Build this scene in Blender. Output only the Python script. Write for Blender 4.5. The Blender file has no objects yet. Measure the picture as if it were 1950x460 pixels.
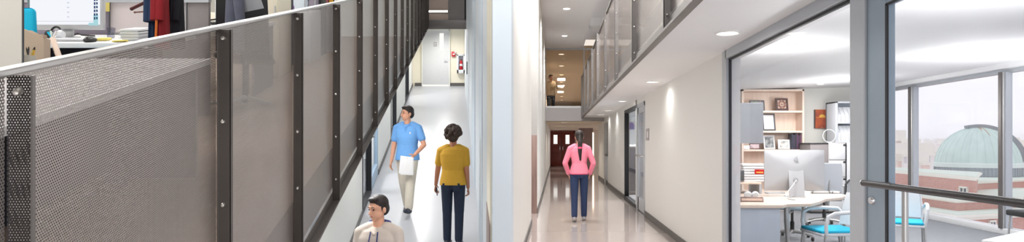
import bpy, bmesh, math, random
from mathutils import Vector, Matrix, Euler
random.seed(7)
SC = bpy.context.scene
COL = SC.collection
F = 1200.0            # focal length in pixels of the 1950x460 frame
LF = 3.0
EYE = 1.38            # eye height above the right corridor floor
KX, KZ = -195/1200., 315/1200.   # run of the ramped left corridor: sideways and upward per metre

# ------------------------------------------------------------------ materials
def lin(c):
    return tuple(((v/255)/12.92 if v/255 <= .04045 else ((v/255+.055)/1.055)**2.4) for v in c)

def mat(name, rgb, rough=.6, metal=0., var=.05, scale=18., spec=.5, bump=0., coat=0.):
    m = bpy.data.materials.new(name); m.use_nodes = True
    nt = m.node_tree; b = nt.nodes['Principled BSDF']
    l = lin(rgb)
    tc = nt.nodes.new('ShaderNodeTexCoord')
    nz = nt.nodes.new('ShaderNodeTexNoise'); nz.inputs['Scale'].default_value = scale; nz.inputs['Detail'].default_value = 3
    nt.links.new(tc.outputs['Object'], nz.inputs['Vector'])
    mx = nt.nodes.new('ShaderNodeMix'); mx.data_type = 'RGBA'
    mx.inputs[6].default_value = (*[v*(1-var) for v in l], 1); mx.inputs[7].default_value = (*[min(1, v*(1+var)) for v in l], 1)
    nt.links.new(nz.outputs['Fac'], mx.inputs[0]); nt.links.new(mx.outputs[2], b.inputs['Base Color'])
    b.inputs['Roughness'].default_value = rough; b.inputs['Metallic'].default_value = metal
    b.inputs['Specular IOR Level'].default_value = spec; b.inputs['Coat Weight'].default_value = coat
    if bump:
        bp = nt.nodes.new('ShaderNodeBump'); bp.inputs['Strength'].default_value = bump; bp.inputs['Distance'].default_value = .01
        nt.links.new(nz.outputs['Fac'], bp.inputs['Height']); nt.links.new(bp.outputs['Normal'], b.inputs['Normal'])
    return m

def emit(name, rgb, strength):
    m = bpy.data.materials.new(name); m.use_nodes = True
    nt = m.node_tree; nt.nodes.clear()
    o = nt.nodes.new('ShaderNodeOutputMaterial'); e = nt.nodes.new('ShaderNodeEmission')
    e.inputs[0].default_value = (*lin(rgb), 1); e.inputs[1].default_value = strength
    nt.links.new(e.outputs[0], o.inputs[0]); return m

def glass(name, tint=(255, 255, 255), refl=1.0):
    m = bpy.data.materials.new(name); m.use_nodes = True
    nt = m.node_tree; nt.nodes.clear()
    o = nt.nodes.new('ShaderNodeOutputMaterial'); t = nt.nodes.new('ShaderNodeBsdfTransparent'); g = nt.nodes.new('ShaderNodeBsdfGlossy')
    lw = nt.nodes.new('ShaderNodeLayerWeight'); lw.inputs[0].default_value = .5
    pw = nt.nodes.new('ShaderNodeMath'); pw.operation = 'POWER'; pw.inputs[1].default_value = 5.
    mu = nt.nodes.new('ShaderNodeMath'); mu.operation = 'MULTIPLY_ADD'; mu.inputs[1].default_value = .5*refl; mu.inputs[2].default_value = .018*refl
    t.inputs[0].default_value = (*lin(tint), 1); g.inputs['Roughness'].default_value = 0.
    mx = nt.nodes.new('ShaderNodeMixShader')
    nt.links.new(lw.outputs['Facing'], pw.inputs[0]); nt.links.new(pw.outputs[0], mu.inputs[0]); nt.links.new(mu.outputs[0], mx.inputs[0])
    nt.links.new(t.outputs[0], mx.inputs[1]); nt.links.new(g.outputs[0], mx.inputs[2]); nt.links.new(mx.outputs[0], o.inputs[0])
    return m

def perforated(name, rgb, pitch, rad, rough=.36, metal=.85):
    """sheet metal with staggered round holes; UV is in metres along the sheet"""
    m = mat(name, rgb, rough, metal, .10, 3.); nt = m.node_tree; N = nt.nodes; L = nt.links
    def M(op, a, b=None):
        n = N.new('ShaderNodeMath'); n.operation = op
        for i, v in enumerate((a, b)):
            if v is None: continue
            if isinstance(v, (int, float)): n.inputs[i].default_value = v
            else: L.new(v, n.inputs[i])
        return n.outputs[0]
    uv = N.new('ShaderNodeUVMap'); sp = N.new('ShaderNodeSeparateXYZ'); L.new(uv.outputs[0], sp.inputs[0])
    v = M('DIVIDE', sp.outputs[1], pitch*.866); row = M('FLOOR', v)
    sh = M('MULTIPLY', M('MODULO', row, 2.), .5)
    u = M('ADD', M('DIVIDE', sp.outputs[0], pitch), sh)
    du = M('SUBTRACT', M('SUBTRACT', u, M('FLOOR', u)), .5); dv = M('MULTIPLY', M('SUBTRACT', M('SUBTRACT', v, row), .5), .866)
    d = M('SQRT', M('ADD', M('MULTIPLY', du, du), M('MULTIPLY', dv, dv)))
    a = M('GREATER_THAN', d, rad)
    L.new(a, N['Principled BSDF'].inputs['Alpha'])
    return m

def bricks(name, c1, c2, mortar, scale, bw=.5, rh=.25, ms=.02, rough=.8):
    m = mat(name, c1, rough); nt = m.node_tree; b = nt.nodes['Principled BSDF']
    tc = nt.nodes.new('ShaderNodeTexCoord')
    br = nt.nodes.new('ShaderNodeTexBrick'); br.inputs['Scale'].default_value = scale
    br.inputs['Color1'].default_value = (*lin(c1), 1); br.inputs['Color2'].default_value = (*lin(c2), 1); br.inputs['Mortar'].default_value = (*lin(mortar), 1)
    br.inputs['Mortar Size'].default_value = ms; br.inputs['Brick Width'].default_value = bw; br.inputs['Row Height'].default_value = rh
    uv = nt.nodes.new('ShaderNodeUVMap'); nt.links.new(uv.outputs[0], br.inputs['Vector'])
    nt.links.new(br.outputs['Color'], b.inputs['Base Color']); return m

def wood(name, c1, c2, rough=.45, axis=2, scale=6.):
    m = mat(name, c1, rough); nt = m.node_tree; b = nt.nodes['Principled BSDF']
    tc = nt.nodes.new('ShaderNodeTexCoord'); mp = nt.nodes.new('ShaderNodeMapping'); s = [scale*4]*3; s[axis] = scale*.35
    mp.inputs['Scale'].default_value = s
    nz = nt.nodes.new('ShaderNodeTexNoise'); nz.inputs['Scale'].default_value = 1.; nz.inputs['Detail'].default_value = 5
    rp = nt.nodes.new('ShaderNodeValToRGB'); rp.color_ramp.elements[0].position = .3; rp.color_ramp.elements[1].position = .7
    rp.color_ramp.elements[0].color = (*lin(c1), 1); rp.color_ramp.elements[1].color = (*lin(c2), 1)
    nt.links.new(tc.outputs['Object'], mp.inputs[0]); nt.links.new(mp.outputs[0], nz.inputs['Vector'])
    nt.links.new(nz.outputs['Fac'], rp.inputs[0]); nt.links.new(rp.outputs[0], b.inputs['Base Color']); return m

MT = {}
def defmats():
    M = MT
    M['wall'] = mat('white_paint', (226, 226, 220), .7, var=.012, scale=2.)
    M['wall_cool'] = mat('cool_white_paint', (220, 226, 231), .55, var=.01, scale=2.)
    M['wall_blue'] = mat('pale_blue_paint', (208, 219, 228), .5, var=.01, scale=2.)
    M['cream'] = mat('cream_paint', (238, 231, 212), .6, var=.012)
    M['corr_wall'] = mat('corridor_paint', (226, 226, 223), .55, var=.012, scale=2.)
    M['grey_paint'] = mat('grey_paint', (170, 168, 166), .6, var=.02)
    M['ceil'] = mat('ceiling_paint', (234, 235, 236), .8, var=.01)
    M['void_ceil'] = mat('upper_ceiling_paint', (240, 239, 241), .8, var=.01)
    M['beige_wall'] = mat('warm_beige_paint', (220, 206, 188), .7, var=.02)
    M['floor_r'] = mat('polished_taupe_floor', (180, 169, 164), .09, var=.04, scale=1.2, spec=.75, coat=.3)
    M['floor_l'] = mat('polished_pale_floor', (180, 182, 187), .28, var=.03, scale=1.2, spec=.5, coat=0)
    M['carpet'] = mat('brown_carpet', (150, 132, 118), .95, var=.25, scale=60., bump=.4)
    M['carpet_g'] = mat('grey_carpet', (130, 133, 138), .95, var=.22, scale=14., bump=.3)
    M['base_dark'] = mat('dark_baseboard', (92, 88, 86), .5)
    M['black'] = mat('black_plastic', (28, 28, 30), .45)
    M['gasket'] = mat('black_gasket', (18, 20, 26), .5)
    M['steel_dark'] = mat('dark_steel', (86, 80, 76), .42, .6, .12, 9.)
    M['steel_dark2'] = mat('grey_steel_edge', (112, 108, 106), .4, .6, .12, 9.)
    M['bar_dark'] = mat('dark_bar', (58, 56, 57), .3, .6)
    M['alu'] = mat('aluminium', (186, 186, 185), .35, .7, .04)
    M['bolt'] = mat('bolt_steel', (215, 212, 205), .25, .9)
    M['chrome'] = mat('chrome', (210, 212, 215), .15, 1.)
    M['frame_grey'] = mat('anodised_frame', (182, 187, 193), .4, .35, .03)
    M['stile_blue'] = mat('anodised_blue_grey', (146, 161, 174), .35, .4, .03)
    M['frame_blue'] = mat('pale_blue_frame', (150, 172, 192), .4, .2)
    M['white'] = mat('white_plastic', (222, 224, 227), .4)
    M['white_g'] = mat('soft_white', (214, 215, 216), .55)
    M['perf'] = perforated('perforated_steel', (168, 162, 158), .0068, .265)
    M['perf_flange'] = perforated('perforated_flange', (58, 55, 54), .0056, .25)
    M['perf_r'] = perforated('perforated_steel_gallery', (124, 114, 111), .0068, .24, .2, .7)
    M['glass'] = glass('clear_glass', (253, 253, 254))
    M['glass_s'] = glass('storefront_glass', (253, 253, 254), .3)
    M['glass_b'] = glass('bronze_glass', (196, 176, 165), 1.6)
    M['glass_up'] = glass('upper_glass', (248, 242, 234), .8)
    M['bronze'] = mat('bronze_panel', (176, 158, 148), .45, .3)
    M['bronze_d'] = mat('dark_bronze_panel', (124, 118, 116), .4, .3)
    M['lamp'] = emit('lamp_glow', (255, 250, 240), 9.)
    M['lamp_warm'] = emit('warm_lamp_glow', (255, 228, 190), 5.)
    M['glow_soft'] = emit('soft_pane_glow', (255, 252, 246), 1.05)  # no lamp: emission put into door panes and gap for light beyond
    M['trim_w'] = mat('lamp_trim', (238, 238, 236), .4)
    M['redwood'] = wood('red_stained_wood', (92, 32, 24), (128, 50, 36), .35)
    M['guard_wood'] = wood('brown_guard', (120, 96, 88), (148, 124, 116), .3)
    M['birch'] = wood('pale_birch', (222, 200, 184), (233, 214, 199), .5)
    M['desk_top'] = wood('pale_desk_laminate', (210, 192, 176), (220, 204, 190), .4, axis=0)
    M['desk_white'] = mat('white_laminate', (232, 232, 232), .4, var=.02)
    M['desk_panel'] = mat('grey_blue_panel', (172, 182, 194), .45, var=.02)
    M['bin_grey'] = mat('pale_grey_panel', (186, 190, 196), .5, var=.02)
    M['dark_navy'] = mat('dark_navy_panel', (30, 34, 48), .7)
    M['turq'] = mat('turquoise_fabric', (0, 176, 214), .8, var=.06, scale=80., bump=.1)
    M['pale_blue_f'] = mat('pale_blue_fabric', (170, 192, 204), .7, var=.04, scale=80.)
    M['beige_file'] = mat('beige_card', (196, 178, 158), .7)
    M['mauve'] = mat('mauve_fabric', (138, 130, 142), .9, var=.06, scale=120.)
    M['pinkgrey'] = mat('pink_grey_fabric', (208, 198, 198), .9, var=.03, scale=120.)
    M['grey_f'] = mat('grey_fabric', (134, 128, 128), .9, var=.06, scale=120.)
    M['grey_f2'] = mat('light_grey_fabric', (172, 168, 168), .9, var=.06, scale=120.)
    M['part_wall'] = mat('pale_stone_panel', (204, 201, 192), .7, var=.02)
    M['silver'] = mat('silver_aluminium', (188, 189, 191), .38, .25, .015)
    M['logo'] = mat('grey_logo', (168, 170, 173), .35)
    M['paper'] = mat('paper', (238, 238, 240), .8, var=.02)
    M['red'] = mat('red_plastic', (196, 24, 32), .4)
    M['redcoat'] = mat('red_cloth', (136, 16, 28), .85, var=.3, scale=14.)
    M['bluecoat'] = mat('blue_cloth', (28, 52, 86), .85, var=.3, scale=14.)
    M['navycoat'] = mat('black_navy_cloth', (12, 13, 24), .9, var=.3, scale=14.)
    M['orange'] = mat('orange_trim', (214, 110, 40), .8)
    M['darkwood'] = wood('dark_red_wood', (70, 22, 24), (92, 34, 34), .35)
    M['yellow'] = mat('yellow_paper', (232, 214, 120), .7)
    M['skin_a'] = mat('tan_skin', (205, 150, 122), .55, var=.04)
    M['skin_b'] = mat('brown_skin', (182, 124, 96), .55, var=.04)
    M['skin_c'] = mat('light_skin', (222, 168, 140), .55, var=.04)
    M['hair'] = mat('dark_hair', (34, 26, 24), .6, var=.3, scale=60.)
    M['hair_b'] = mat('brown_hair', (58, 42, 32), .7, var=.35, scale=60.)
    M['eye'] = mat('dark_eye', (30, 22, 20), .3)
    M['lips'] = mat('lips', (168, 98, 86), .5)
    M['polo'] = mat('blue_polo', (104, 158, 216), .85, var=.10, scale=30., bump=.15)
    M['khaki'] = mat('khaki_cotton', (206, 198, 184), .85, var=.08, scale=20., bump=.15)
    M['mustard'] = mat('mustard_cotton', (200, 154, 48), .85, var=.08, scale=24., bump=.15)
    M['denim'] = mat('dark_denim', (30, 40, 60), .85, var=.2, scale=30., bump=.1)
    M['denim_b'] = mat('blue_denim', (32, 48, 82), .85, var=.2, scale=30., bump=.1)
    M['hoodie'] = mat('cream_fleece', (206, 194, 184), .9, var=.06, scale=24., bump=.15)
    M['navy'] = mat('navy_cotton', (44, 58, 116), .85)
    M['pink'] = mat('pink_knit', (232, 136, 158), .85, var=.08, scale=40., bump=.15)
    M['pink_d'] = mat('deep_pink_knit', (226, 84, 122), .85)
    M['shoe'] = mat('dark_shoe', (38, 44, 58), .5)
    M['sneaker'] = mat('grey_sneaker', (150, 146, 146), .7)
    M['ivory'] = mat('ivory_cotton', (222, 206, 178), .85)
    M['copper'] = mat('weathered_copper', (204, 222, 217), .6, var=.12, scale=.9)
    M['copper_w'] = mat('pale_copper_trim', (222, 232, 228), .6, var=.06, scale=.8)
    M['zinc'] = mat('grey_zinc', (168, 174, 180), .5, .2, .12, 2.)
    M['shutter'] = mat('grey_shutter', (150, 154, 158), .5, .2, .06, 2.)
    M['rust'] = mat('rust_stain', (182, 142, 112), .8)
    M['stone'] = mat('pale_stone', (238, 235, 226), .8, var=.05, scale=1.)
    M['roof_g'] = mat('pale_green_roof', (220, 230, 220), .8, var=.06, scale=.7)
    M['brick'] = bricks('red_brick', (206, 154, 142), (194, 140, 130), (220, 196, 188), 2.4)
    M['city'] = [bricks('city_facade_%d' % i, a, b, c, .16, .6, .5, .13) for i, (a, b, c) in enumerate((  # facade colours paled to stand in for distance haze
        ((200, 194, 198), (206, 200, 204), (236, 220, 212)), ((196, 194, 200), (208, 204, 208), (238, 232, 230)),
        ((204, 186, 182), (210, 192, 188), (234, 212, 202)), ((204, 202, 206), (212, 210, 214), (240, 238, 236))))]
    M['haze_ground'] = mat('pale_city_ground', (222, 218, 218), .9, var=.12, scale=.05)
    M['winglass'] = mat('dark_window_glass', (96, 104, 114), .15)
defmats()

# ------------------------------------------------------------------ mesh building
def L(u, y, z):                        # a point of the ramped left building
    return (u+KX*y, y, EYE+z+KZ*y)
def lpx(px, Y): return (px-865)*Y/F
def lpy(py, Y): return -(py+42)*Y/F
def rx(px, Y): return (px-1060)*Y/F
def rz(py, Y): return EYE+(273-py)*Y/F

class MB:
    def __init__(s, fn=None):
        s.bm = bmesh.new(); s.fn = fn; s.uv = None
    def _add(s, tmp):
        me = bpy.data.meshes.new('t'); tmp.to_mesh(me); tmp.free(); s.bm.from_mesh(me); bpy.data.meshes.remove(me); return s
    def box(s, x0, x1, y0, y1, z0, z1, bev=0, seg=2, rot=None, piv=None):
        t = bmesh.new()
        v = [t.verts.new((x, y, z)) for z in (z0, z1) for x, y in ((x0, y0), (x1, y0), (x1, y1), (x0, y1))]
        for f in ((3, 2, 1, 0), (4, 5, 6, 7), (0, 1, 5, 4), (1, 2, 6, 5), (2, 3, 7, 6), (3, 0, 4, 7)): t.faces.new([v[i] for i in f])
        if bev: bmesh.ops.bevel(t, geom=list(t.edges), offset=bev, segments=seg, affect='EDGES', profile=.5)
        if rot is not None:
            p = Vector(piv if piv else ((x0+x1)/2, (y0+y1)/2, (z0+z1)/2)); R = Euler(rot).to_matrix().to_4x4()
            t.transform(Matrix.Translation(p) @ R @ Matrix.Translation(-p))
        return s._add(t)
    def prism(s, pts, axis, a0, a1, bev=0):
        """polygon pts in the two other axes, extruded along axis"""
        t = bmesh.new()
        def P(p, a):
            return {'x': (a, p[0], p[1]), 'y': (p[0], a, p[1]), 'z': (p[0], p[1], a)}[axis]
        A = [t.verts.new(P(p, a0)) for p in pts]; B = [t.verts.new(P(p, a1)) for p in pts]; n = len(pts)
        t.faces.new(A[::-1]); t.faces.new(B)
        for i in range(n): t.faces.new((A[i], A[(i+1) % n], B[(i+1) % n], B[i]))
        bmesh.ops.recalc_face_normals(t, faces=t.faces)
        if bev:
            es = [e for e in t.edges if all(len(f.verts) > 4 or True for f in e.link_faces) and any(f for f in e.link_faces if len(f.verts) == n)]
            bmesh.ops.bevel(t, geom=es, offset=bev, segments=2, affect='EDGES', profile=.5)
        return s._add(t)
    def tube(s, pts, r, n=10, caps=True):
        t = bmesh.new(); pts = [Vector(p) for p in pts]
        rs = r if isinstance(r, (list, tuple)) else [r]*len(pts); prev = None; rings = []
        for i, p in enumerate(pts):
            d = (pts[min(i+1, len(pts)-1)]-pts[max(i-1, 0)]).normalized()
            if prev is None: a = d.orthogonal().normalized()
            else: a = (prev-d*prev.dot(d)).normalized()
            prev = a; b = d.cross(a)
            rings.append([t.verts.new(p+rs[i]*(a*math.cos(2*math.pi*k/n)+b*math.sin(2*math.pi*k/n))) for k in range(n)])
        for A, B in zip(rings, rings[1:]):
            for k in range(n): t.faces.new((A[k], A[(k+1) % n], B[(k+1) % n], B[k]))
        if caps: t.faces.new(rings[0][::-1]); t.faces.new(rings[-1])
        return s._add(t)
    def lathe(s, prof, c=(0, 0, 0), n=24, axis='z', frac=1.0):
        t = bmesh.new(); rings = []
        for (r, h) in prof:
            ring = []
            for k in range(n):
                a = 2*math.pi*k/n; q = (r*math.cos(a), r*math.sin(a), h)
                q = {'z': q, 'y': (q[0], q[2], q[1]), 'x': (q[2], q[0], q[1])}[axis]
                ring.append(t.verts.new((q[0]+c[0], q[1]+c[1], q[2]+c[2])))
            rings.append(ring)
        for A, B in zip(rings, rings[1:]):
            for k in range(n): t.faces.new((A[k], A[(k+1) % n], B[(k+1) % n], B[k]))
        if abs(prof[0][0]-prof[-1][0]) < 1e-6 and prof[0][0] > 0:      # a ring
            for k in range(n): t.faces.new((rings[-1][k], rings[-1][(k+1) % n], rings[0][(k+1) % n], rings[0][k]))
        else: t.faces.new(rings[0][::-1]); t.faces.new(rings[-1])
        bmesh.ops.remove_doubles(t, verts=t.verts, dist=1e-5); bmesh.ops.recalc_face_normals(t, faces=t.faces)
        return s._add(t)
    def ball(s, c, r, seg=16, rot=None):
        t = bmesh.new(); r = r if isinstance(r, (tuple, list)) else (r, r, r)
        bmesh.ops.create_uvsphere(t, u_segments=seg, v_segments=max(6, seg//2), radius=1)
        M_ = Matrix.Translation(c) @ (Euler(rot).to_matrix().to_4x4() if rot else Matrix.Identity(4)) @ Matrix.Diagonal((*r, 1))
        t.transform(M_); return s._add(t)
    def grid(s, P, nu, nv, thick=0):
        """surface P(i/nu, j/nv) -> point, given thickness"""
        t = bmesh.new(); g = [[t.verts.new(P(i/nu, j/nv)) for j in range(nv+1)] for i in range(nu+1)]
        for i in range(nu):
            for j in range(nv): t.faces.new((g[i][j], g[i+1][j], g[i+1][j+1], g[i][j+1]))
        if thick:
            bmesh.ops.recalc_face_normals(t, faces=t.faces)
            bmesh.ops.solidify(t, geom=list(t.faces), thickness=thick)
        return s._add(t)
    def build(s, name, m, parent=None, loc=None, smooth=35, uvf=None):
        """loc: world base point to subtract (defaults: the parent's location when built in world coordinates)"""
        bm = s.bm
        if uvf is not None:
            ul = bm.loops.layers.uv.new('UVMap')
            for f in bm.faces:
                for lp in f.loops: lp[ul].uv = uvf(lp.vert.co, f)
        if s.fn:
            for v in bm.verts: v.co = s.fn(*v.co)
        if loc is not None:
            bmesh.ops.translate(bm, verts=bm.verts, vec=-Vector(loc))
        bmesh.ops.recalc_face_normals(bm, faces=bm.faces)
        me = bpy.data.meshes.new(name); bm.to_mesh(me); bm.free()
        me.materials.append(m if not isinstance(m, str) else MT[m])
        if smooth:
            me.polygons.foreach_set('use_smooth', [True]*len(me.polygons)); me.set_sharp_from_angle(angle=math.radians(smooth))
        o = bpy.data.objects.new(name, me); COL.objects.link(o)
        if parent is not None: o.parent = parent
        elif loc is not None: o.location = loc
        return o

def tag(o, label=None, cat=None, group=None, kind=None):
    for k, v in (('label', label), ('category', cat), ('group', group), ('kind', kind)):
        if v: o[k] = v
    return o
def thing(name, label, cat, loc=(0, 0, 0), rz_=0, group=None):
    o = bpy.data.objects.new(name, None); COL.objects.link(o); o.empty_display_size = .05
    o.location = loc; o.rotation_euler = (0, 0, rz_); return tag(o, label, cat, group)
def single(name, mb, m, label, cat, loc, group=None, **kw):
    return tag(mb.build(name, m, None, loc, **kw), label, cat, group)
def struct(name, mb, m, parent=None, **kw):
    o = mb.build(name, m, parent, **kw)
    if parent is None: o['kind'] = 'structure'
    return o
def dup(root, loc, rz_, label=None, group=None):
    r = root.copy(); COL.objects.link(r); r.location = loc; r.rotation_euler = (0, 0, rz_)
    if label: r['label'] = label
    if group: r['group'] = group
    for ch in list(root.children):
        c = ch.copy(); COL.objects.link(c); c.parent = r
        for g in ch.children:
            d = g.copy(); COL.objects.link(d); d.parent = c
    return r
def lamp(name, loc, energy, size=.16, color=(1, .985, .965), sy=None, spread=150, rot=(0, 0, 0)):
    if sy is None:                                  # round fitting: a wide soft spot
        d = bpy.data.lights.new(name, 'SPOT'); d.energy = energy*LF*3.2; d.spot_size = math.radians(spread); d.spot_blend = .7; d.shadow_soft_size = size*.5
    else:                                           # rectangular area light
        d = bpy.data.lights.new(name, 'AREA'); d.energy = energy*LF; d.spread = math.radians(180); d.shape = 'RECTANGLE'; d.size = size; d.size_y = sy
    d.color = color
    o = bpy.data.objects.new(name, d); COL.objects.link(o); o.location = loc; o.rotation_euler = rot; return o
# ================================================================== SETTING: ramped corridor on the left
def empty_struct(name, loc=(0, 0, 0)):
    o = bpy.data.objects.new(name, None); COL.objects.link(o); o.location = loc; o['kind'] = 'structure'; return o

struct('floor_ramp', MB(L).box(-1.6, .41, 1.5, 22.9, -4.02, -3.9), 'floor_l')
OPEN = [(6.0, 7.05), (10.35, 12.5), (15.0, 16.4), (19.4, 20.9)]
w = MB(L); y0 = 1.5
for a, b in OPEN:
    w.box(-1.63, -1.51, y0, a, -3.9, -1.55); w.box(-1.63, -1.51, a, b, -1.68, -1.55); y0 = b
w.box(-1.63, -1.51, y0, 22.8, -3.9, -1.55)
struct('wall_left', w, 'wall')
bb = MB(L); y0 = 1.5
for a, b in OPEN + [(22.8, 22.8)]:
    bb.box(-1.512, -1.498, y0, a, -3.9, -3.8); y0 = b
struct('baseboard_left', bb, 'base_dark')
struct('wall_side_room', MB(L).box(-4.3, -4.2, 3, 22.8, -3.9, -1.6).box(-4.2, -1.63, 8.3, 8.4, -3.9, -1.6).box(-4.2, -1.63, 13.6, 13.7, -3.9, -1.6).box(-4.2, -1.63, 17.8, 17.9, -3.9, -1.6), 'wall_cool')
struct('floor_side_room', MB(L).box(-4.3, -1.6, 3, 22.8, -4.02, -3.9), 'carpet_g')
# glazed openings of the lower left wall
def bar(m, u0, u1, ya, yb, za, zb): return m.box(u0, u1, ya, yb, za, zb, bev=.004, seg=1)
def opening(n, a, b, split, frame, door_frame=None):
    r = empty_struct('window_%d' % n)
    f = MB(L)
    bar(f, -1.6, -1.50, a, a+.05, -3.9, -1.68); bar(f, -1.6, -1.50, split-.05, split, -3.9, -1.68)
    bar(f, -1.6, -1.50, a, split, -1.73, -1.68); bar(f, -1.6, -1.50, a, split, -3.9, -3.84)
    f.build('window_frame', frame, r)
    MB(L).box(-1.566, -1.556, a+.05, split-.05, -3.84, -1.73).build('pane', 'glass', r)
    if b > split:
        d = empty_struct('door_%d' % n)
        f = MB(L)
        bar(f, -1.59, -1.51, split, split+.1, -3.88, -1.7); bar(f, -1.59, -1.51, b-.1, b, -3.88, -1.7)
        bar(f, -1.59, -1.51, split, b, -1.8, -1.7); bar(f, -1.59, -1.51, split, b, -3.88, -3.65)
        f.build('door_frame', door_frame or frame, d)
        MB(L).box(-1.556, -1.546, split+.1, b-.1, -3.65, -1.8).build('pane', 'glass', d)
        MB(L).tube([(-1.51, split+.07, -2.9), (-1.46, split+.07, -2.9), (-1.46, split+.2, -2.9)], .012).build('handle', 'chrome', d)
opening(1, 6.0, 7.05, 6.22, 'frame_blue', 'frame_blue')
opening(2, 10.35, 12.5, 11.45, 'gasket', 'frame_blue')
opening(3, 15.0, 16.4, 16.4, 'gasket')
opening(4, 19.4, 20.9, 20.9, 'gasket')
# wedge of building between the two corridors
def XL(u, y): return u+KX*y
wedge = [(-.43, 6.2), (-.43, 10.75), (-.60, 10.75), (-.60, 12.5), (-.39, 12.5), (-.39, 22.95), (XL(.41, 22.95), 22.95), (XL(.41, 6.2), 6.2)]
struct('wall_centre', MB().prism(wedge, 'z', -3, 6.4), 'corr_wall')
struct('wall_centre_far', MB().prism([(-.39, 22.95), (-.39, 39.1), (-3.7, 39.1), (-3.3, 22.95)], 'z', -3, 2.3), 'corr_wall')
struct('wall_centre_end', MB().prism([(-.425, 5.93), (-.425, 6.2), (XL(.405, 6.2), 6.2), (XL(.405, 6.62), 6.62), (XL(.36, 6.62), 6.62), (-.603, 5.93)], 'z', -3, 6.4), 'wall_blue')
struct('trim_1', MB(L).box(.345, .3625, 6.06, 6.64, -3.9, 2.5), 'cream')
single('corner_guard', MB(L).box(.338, .3455, 6.05, 6.66, -3.7, -2.36, bev=.003), 'guard_wood', 'brown corner guard low on the cream strip between the corridors', 'corner guard', L(.34, 6.3, -3.7))
for i, (a, b, t, m) in enumerate(((6.9, 8.6, .022, 'wall_cool'), (8.63, 9.7, .034, 'wall_blue'), (9.72, 11.7, .02, 'wall_cool'), (11.72, 13.6, .036, 'wall_blue'), (13.62, 16.6, .022, 'wall_cool'), (16.62, 22.78, .034, 'wall_cool'))):
    struct('trim_%d' % (i+2), MB(L).box(.41-t, .412, a, b, -3.9, 2.6, bev=.004, seg=1), m)
single('card_reader', MB(L).box(.35, .376, 18.0, 18.12, -2.75, -2.4, bev=.006), 'black', 'small black reader on the white wall at the far end of the ramp', 'card reader', L(.37, 18.0, -2.6))
# end of the ramped corridor
struct('wall_end', MB(L).box(-1.7, .5, 22.8, 22.95, -3.95, -1.3), 'cream')
struct('baseboard_end', MB(L).box(lpx(790, 22.8), lpx(803, 22.8), 22.77, 22.81, -3.9, -3.79).box(lpx(857, 22.8), .41, 22.77, 22.81, -3.9, -3.79), 'base_dark')
dr = empty_struct('door_5'); Y = 22.76
MB(L).box(lpx(805, Y), lpx(854.5, Y), Y-.03, Y, -3.84, -1.9, bev=.004).build('door_leaf', 'white_g', dr)
MB(L).box(lpx(803, Y), lpx(805, Y), Y-.05, Y+.04, -3.9, -1.86).box(lpx(854.5, Y), lpx(857, Y), Y-.05, Y+.04, -3.9, -1.86).box(lpx(803, Y), lpx(857, Y), Y-.05, Y+.04, -1.9, -1.85).build('door_frame', 'wall', dr)
MB(L).box(lpx(837, Y), lpx(845, Y), Y-.036, Y-.028, lpy(97, Y), lpy(63, Y)).build('vision_panel', 'glow_soft', dr)  # glows in place of light from the other side
MB(L).box(lpx(805, Y), lpx(854.5, Y), Y-.02, Y-.005, -3.9, -3.84).build('lit_gap', 'glow_soft', dr)
MB(L).tube([(lpx(851.5, Y), Y-.03, lpy(115, Y)), (lpx(851.5, Y), Y-.085, lpy(115, Y)), (lpx(846, Y), Y-.085, lpy(115, Y))], .013).ball((lpx(851.5, Y), Y-.034, lpy(115, Y)), (.03, .012, .03)).build('handle', 'chrome', dr)
t = thing('door_sign', 'small grey sign plate on the pale door at the end of the ramp', 'sign', L(lpx(829, Y), Y-.03, lpy(84, Y)))
MB(L).box(lpx(826, Y), lpx(832, Y), Y-.042, Y-.032, lpy(88, Y), lpy(80, Y), bev=.003).build('plate', 'grey_f2', t, t.location)
MB(L).box(lpx(827.2, Y), lpx(830.8, Y), Y-.046, Y-.041, lpy(83.4, Y), lpy(82, Y)).box(lpx(827.2, Y), lpx(830, Y), Y-.046, Y-.041, lpy(86.2, Y), lpy(85.2, Y)).build('lettering', 'white', t, t.location)
# fire alarm and extinguisher cabinet
t = thing('fire_alarm', 'red wall fire alarm beside the pale door', 'fire alarm', L(lpx(864, Y), Y, lpy(102, Y)))
MB(L).box(lpx(860, Y), lpx(867, Y), Y-.05, Y+.04, lpy(107, Y), lpy(98, Y), bev=.01).build('housing', 'red', t, t.location)
MB(L).box(lpx(862, Y), lpx(866, Y), Y-.07, Y-.05, lpy(104, Y), lpy(101.6, Y), bev=.004).build('pull_bar', 'white', t, t.location)
MB(L).box(lpx(865.5, Y), lpx(867.6, Y), Y-.075, Y-.045, lpy(101, Y), lpy(97, Y), bev=.004).build('strobe', 'white', t, t.location)
t = thing('extinguisher_cabinet', 'white wall cabinet holding a fire extinguisher', 'cabinet', L(lpx(877, Y), Y, lpy(138, Y)))
x0, x1, z0, z1 = lpx(870, Y), lpx(885.5, Y), lpy(138, Y), lpy(103, Y)
c = MB(L)
c.box(x0, x1, Y-.02, Y+.04, z0, z1)
for a in ((x0, x0+.06, z0, z1), (x1-.06, x1, z0, z1), (x0, x1, z0, z0+.12), (x0, x1, z1-.04, z1)): c.box(a[0], a[1], Y-.15, Y-.02, a[2], a[3], bev=.006)
c.build('box', 'white', t, t.location)
MB(L).box(x0+.06, x1-.06, Y-.148, Y-.14, z0+.12, z1-.04).build('pane', 'glass', t, t.location)
t = thing('fire_extinguisher', 'red fire extinguisher inside the white wall cabinet', 'fire extinguisher', L(lpx(878, Y), Y-.08, z0+.12))
MB().lathe([(.0, 0), (.05, 0), (.055, .02), (.055, .27), (.04, .31), (.018, .33), (0, .33)], (0, 0, 0)).build('tank', 'red', t)
MB().box(-.02, .02, -.02, .02, .33, .37, bev=.006).box(-.015, .06, -.01, .01, .37, .385, bev=.003).box(-.015, .055, -.01, .01, .40, .412, bev=.003).build('valve', 'black', t)
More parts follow.
